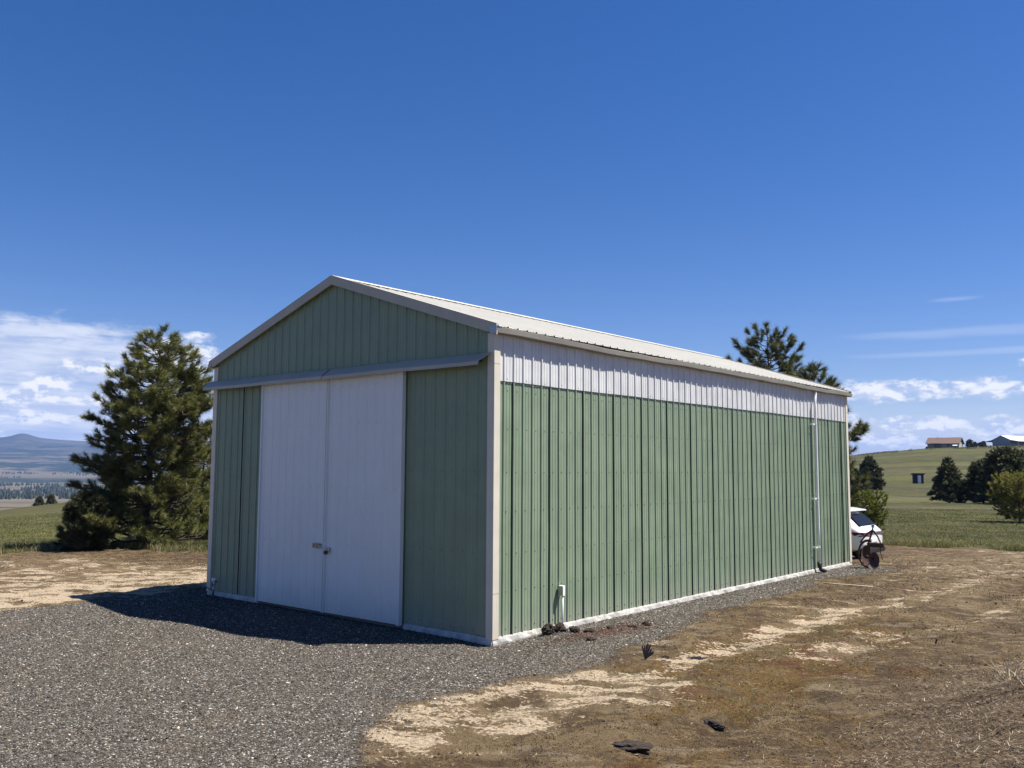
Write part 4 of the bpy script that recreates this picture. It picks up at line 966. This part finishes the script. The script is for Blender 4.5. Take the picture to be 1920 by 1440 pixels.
# ------------------------------------------------------------------ far buildings
def frame_at(px, dist, turn=0): 
    x, y = bearing(px, dist); a = YAW+math.atan((px-960)/FPX)
    return x, y, -a+turn
x, y, rz = frame_at(1767, 428, -.22); z = Hs(x, y)
hs_ = empty('house', (x, y, z-.6), rz, label='pale house with terracotta roof alone on the hill crest', cat='house')
mw = painted('house_wall', (.38, .38, .33), .8); mt = painted('terracotta_roof', (.125, .075, .055), .8); mg = principled('dark_glass', (.02, .025, .03), .15)[0]
s = MB(); s.box(-6.3, 6.3, 0, 8, -2, 2.6); s.prism([(-6.28, 0.02, 2.6), (-6.28, 7.98, 2.6), (-6.28, 4, 4.7)], (12.56, 0, 0)); s.build('wall', mw, hs_)
s = MB()
s.prism([(-6.9, -.9, 2.35), (-6.9, 4, 5.1), (-6.9, 4, 4.9), (-6.9, -.9, 2.15)], (13.8, 0, 0)); s.prism([(-6.9, 8.9, 2.35), (-6.9, 4.001, 5.1), (-6.9, 4.001, 4.9), (-6.9, 8.9, 2.15)], (13.8, 0, 0)); rf = s.build('roof', mt, hs_)
s = MB(); s.tube([(-2.6, 3.2, 4.2), (-2.6, 3.2, 5.4)], .12, 8); s.build('flue', M['galv'], rf)
for a, b, c0, c1 in ((-3.6, -.4, .3, 2.3), (1.6, 2.9, 1.3, 2.1)):
    s = MB(); s.box(a, b, -.06, .01, c0, c1); s.build('window', mg, hs_)
s = MB(); s.box(-4.6, -.3, -2.2, -.02, .0, .25); s.box(-4.5, -4.35, -2.1, -2.0, .25, 2.3); s.box(-.5, -.35, -2.1, -2.0, .25, 2.3); s.box(-4.6, -.3, -2.25, -.9, 2.3, 2.42); s.build('porch', painted('porch_wood', (.16, .14, .12), .8), hs_)
s = MB(); s.prism([(4.2, -2.2, 1.3), (4.2, -.02, 2.0), (4.2, -.02, 2.08), (4.2, -2.2, 1.38)], (1.9, 0, 0)); s.build('awning', M['white'], hs_)
s = MB(); s.box(-7.3, -6.32, 1, 5, -1, 1.1); s.build('shed_annex', painted('annex', (.09, .09, .08), .8), hs_)

x, y, rz = frame_at(1877, 452, -.5); z = Hs(x, y)
hb_ = empty('hill_barn', (x, y, z-.5), rz, label='blue grey gabled barn with white roof and side lean-tos on the hill', cat='barn')
s = MB(); s.box(-3.9, 3.9, 0, 18, -2, 3.4); s.prism([(-3.9, 0, 3.4), (3.9, 0, 3.4), (0, 0, 5.3)], (0, 18, 0)); s.build('wall', painted('bluegrey_steel', (.26, .31, .35), .6), hb_)
s = MB()
for sx in (1, -1):
    s.prism([(0, -.4, 5.45), (sx*4.3, -.4, 3.35), (sx*4.3, -.4, 3.2), (0, -.4, 5.3)], (0, 18.8, 0)); s.prism([(sx*4.31, -.4, 3.38), (sx*7.6, -.4, 2.75), (sx*7.6, -.4, 2.6), (sx*4.31, -.4, 3.2)], (0, 18.8, 0))
s.build('roof', M['roof'], hb_)
for sx in (1, -1):
    for yy in (0, 6, 12, 18):
        s = MB(); s.box(sx*7.3-.1, sx*7.3+.1, yy-.1, yy+.1, -1, 2.65); s.build('post', M['galv'], hb_)

x, y, rz = frame_at(1719, 226, .1); z = Hs(x, y)
sh = empty('shed', (x, y, z-.1), rz, label='tiny dark shed with one white door in the right field', cat='shed')
s = MB(); s.box(-1.1, 1.1, 0, 2, 0, 2.25); s.build('wall', painted('dark_boards', (.016, .020, .028), .8), sh)
s = MB(); s.prism([(-1.45, -.4, 2.45), (-1.45, 2.3, 2.2), (-1.45, 2.3, 2.08), (-1.45, -.4, 2.33)], (2.9, 0, 0)); s.build('roof', painted('shed_roof', (.12, .10, .10), .8), sh)
s = MB(); s.box(-.15, .55, -.05, -.002, .02, 1.95); s.build('door', M['white'], sh)

# ------------------------------------------------------------------ white SUV behind the far corner
def suv():
    hd = math.radians(177)                    # heading
    rx, ry = bearing(1633, 31.0); z = Hs(rx, ry)-.02
    e = empty('suv', (rx, ry, z), hd, label='white SUV parked behind the far corner of the barn, only its tail in view', cat='car')
    # local: +X forward from tail (x=0), Y sideways, Z up
    st = [  # x, half width low, half belt, half roof, z bottom, z belt, z top
        (.00, .62, .66, .60, .50, .70, .92), (.04, .80, .82, .70, .36, .80, 1.00), (.16, .90, .90, .74, .30, .92, 1.07), (.30, .93, .93, .70, .28, 1.00, 1.20), (.52, .94, .94, .64, .27, 1.02, 1.40),
        (.74, .95, .94, .62, .27, 1.03, 1.56), (1.05, .955, .945, .63, .27, 1.03, 1.635), (1.9, .96, .95, .65, .25, 1.02, 1.68), (2.6, .96, .95, .65, .25, 1.00, 1.66), (3.1, .96, .95, .62, .25, .99, 1.52), (3.55, .95, .94, .64, .25, .99, 1.14), (4.1, .94, .92, .70, .26, .88, 1.03), (4.5, .88, .84, .66, .30, .78, .92), (4.66, .62, .60, .52, .40, .66, .78)]
    V = []; 
    for (X, wl, wb, wr, zb, zm, zt) in st:
        half = [(wl*.86, zb), (wl, zb+.12), (wb*1.01, (zb+zm)/2), (wb, zm), ((wb+wr)/2+.03, zm+(zt-zm)*.45), (wr, zt-.035), (wr*.6, zt-.004), (0, zt)]
        V += [(X, -a, b) for a, b in half]+[(X, a, b) for a, b in reversed(half[:-1])]
    m = 15; F = [(i*m+j, i*m+j+1, (i+1)*m+j+1, (i+1)*m+j) for i in range(len(st)-1) for j in range(m-1)]
    F += [(i*m, (i+1)*m, (i+1)*m+m-1, i*m+m-1) for i in range(len(st)-1)]
    F += [tuple(range(m-1, -1, -1)), tuple((len(st)-1)*m+j for j in range(m))]
    paint, t, b = principled('car_white', (.80, .80, .79), .25); b.inputs['Coat Weight'].default_value = .6
    s = MB(); s.add(V, F); body = s.build('body', paint, e, smooth=True)
    md = body.modifiers.new('sub', 'SUBSURF'); md.levels = 2; md.render_levels = 2
    gl = principled('car_glass', (.010, .012, .014), .28, 0, .08)[0]; red = principled('lamp_red', (.12, .006, .008), .3, 0, .2)[0]; blk = M['black']
    def P(X, Y, Z): return Vector((X, Y, Z))
    s = MB(); s.prism([P(.225, -.66, 1.10), P(.225, .66, 1.10), P(.60, .56, 1.455), P(.60, -.56, 1.455)], (-.035, 0, .02)); s.build('rear_window', gl, e, bevel=.01)
    s = MB(); s.prism([P(.50, -.70, 1.60), P(.50, .70, 1.60), P(.95, .68, 1.66), P(.95, -.68, 1.66)], (0, 0, -.045)); s.build('spoiler', paint, e, bevel=.012)
    for sy in (1, -1):
        s = MB(); s.prism([P(.40, sy*.905, 1.09), P(1.50, sy*.925, 1.06), P(1.45, sy*.73, 1.53), P(.80, sy*.725, 1.50)], (0, sy*.02, .008)); s.build('side_window', gl, e, bevel=.004)
        s = MB(); s.prism([P(1.57, sy*.925, 1.06), P(2.45, sy*.925, 1.05), P(2.40, sy*.74, 1.55), P(1.52, sy*.73, 1.54)], (0, sy*.02, .008)); s.build('side_window', gl, e, bevel=.004)
        s = MB(); s.prism([P(2.52, sy*.925, 1.05), P(3.35, sy*.925, 1.04), P(2.95, sy*.74, 1.52), P(2.47, sy*.74, 1.55)], (0, sy*.02, .008)); s.build('side_window', gl, e, bevel=.004)
        s = MB(); s.prism([P(.40, sy*.915, .93), P(.14, sy*.88, .93), P(.02, sy*.70, .925), P(.01, sy*.12, .925), P(.01, sy*.12, .875), P(.02, sy*.70, .83), P(.14, sy*.88, .82), P(.30, sy*.915, .83)], (-.03, sy*.03, 0)); s.build('taillight', red, e, bevel=.005)
    s = MB(); s.box(-.022, .05, -.34, .34, .885, .915); s.build('chrome_strip', M['galv'], e, bevel=.004)
    s = MB(); s.box(-.03, .3, -.84, .84, .26, .44); s.build('bumper', blk, e, bevel=.03)
    s = MB(); s.box(-.018, .03, -.26, .26, .60, .72); s.build('number_plate', M['pipe'], e, bevel=.004)
    for X in (.85, 3.7):
        for sy in (1, -1):
            s = MB(); s.tube([P(X, sy*.72, .34), P(X, sy*.74, .34), P(X, sy*.93, .34), P(X, sy*.95, .34)], [.29, .34, .34, .29], 24); w_ = s.build('wheel', blk, e, smooth=False)
            s = MB(); s.tube([P(X, sy*.94, .34), P(X, sy*.965, .34)], [.22, .20], 20); s.build('rim', M['galv'], w_)
suv()

# ------------------------------------------------------------------ rusty disc plough
def plow():
    px_, py_ = bearing(1622, 25.2); z = Hs(px_, py_)
    a = -(YAW+math.atan((1626-960)/FPX))
    e = empty('disc_plow', (px_, py_, z), a, label='rusty disc plough standing at the far corner of the barn', cat='plough')
    # local X to the right as seen from the drive, Y away, Z up; 64 px per metre
    e.scale = (.78, .8, 1.12)
    T = lambda *p: [Vector(q) for q in p]
    s = MB(); s.tube(T((-.26, .05, .60), (-.05, 0, .80), (.14, -.02, .90)), .022, 8); s.tube(T((-.02, .02, .55), (.06, 0, .72), (.14, -.02, .90)), .028, 8)
    s.tube(T((.14, -.02, .90), (.28, .02, .76), (.40, .04, .55)), .022, 8); s.box(.08, .22, -.05, .03, .84, .875)
    fr = s.build('hitch_frame', M['rust'], e)
    s = MB(); s.box(.11, .17, -.04, .02, .875, 1.02); s.tube(T((.10, -.01, .99), (.20, -.01, .99)), .035, 8); s.build('clevis', M['galv'], e)
    s = MB(); s.box(-.05, .46, -.04, .07, .50, .60); s.build('toolbar', M['rust'], e, bevel=.008)
    s = MB(); s.tube(T((-.30, 0, .74), (-.10, 0, .76), (.04, 0, .75)), .016, 8); s.build('lever', M['rust'], e)
    pts = []
    for k in range(17):
        t = math.radians(70+k*12.5); pts.append(Vector((-.02+.30*math.cos(t), .02*math.sin(t*2), .34+.31*math.sin(t))))
    s = MB(); s.tube(pts, [.030]*9+[.03-.0015*k for k in range(8)], 8); s.build('curved_beam', M['rust'], e)
    # dished discs
    def disc(c, r, n, yaw, tilt, mat):
        V = []; F = []; rings = 7; seg = 36; c = Vector(c)
        rot = Matrix.Rotation(yaw, 3, 'Z') @ Matrix.Rotation(tilt, 3, 'X')
        for side_ in (0, 1):
            for i in range(rings+1):
                q = i/rings
                for j in range(seg):
                    t = 2*math.pi*j/seg; p = Vector((r*q*math.cos(t), .09*(1-q*q)*(1)+side_*.006, r*q*math.sin(t))); V.append(c+rot @ p)
        o_ = (rings+1)*seg
        for b_ in (0, o_):
            for i in range(rings):
                for j in range(seg): F.append((b_+i*seg+j, b_+i*seg+(j+1) % seg, b_+(i+1)*seg+(j+1) % seg, b_+(i+1)*seg+j))
        for j in range(seg): F.append((rings*seg+j, rings*seg+(j+1) % seg, o_+rings*seg+(j+1) % seg, o_+rings*seg+j))
        s = MB(); s.add(V, F); return s.build(n, mat, e, smooth=True)
    disc((.16, -.02, .20), .19, 'disc', .55, 0, M['disc'])
    disc((-.08, .16, .29), .25, 'disc', .9, 0, M['disc'])
    s = MB(); s.tube(T((.02, .03, .55), (.0, .03, .35), (.10, .05, .22)), [.045, .04, .035], 8); s.tube(T((-.08, .14, .28), (.16, .02, .22)), .03, 8); s.build('disc_hanger', M['rust'], e)
    s = MB(); s.tube(T((.36, .02, .55), (.36, .0, .38), (.42, -.03, .22)), .014, 6); s.build('scraper_rod', M['rust'], e)
plow()

# ------------------------------------------------------------------ air between here and the hills
hz_, t_, b_ = principled('haze_air', (1, 1, 1))
t = NT(hz_.node_tree); t.n.clear()
pv = t.new('ShaderNodeVolumePrincipled'); pv.inputs['Color'].default_value = (.30, .50, 1.0, 1); pv.inputs['Density'].default_value = 6.0e-5; pv.inputs['Anisotropy'].default_value = .0
ou = t.new('ShaderNodeOutputMaterial'); t.l.new(pv.outputs[0], ou.inputs['Volume'])
s = MB(); s.box(-15700, 15700, -15700, 15700, -105, 330); hzo = s.build('haze', hz_); tag(hzo, kind='stuff', label='thin blue air over the valley')
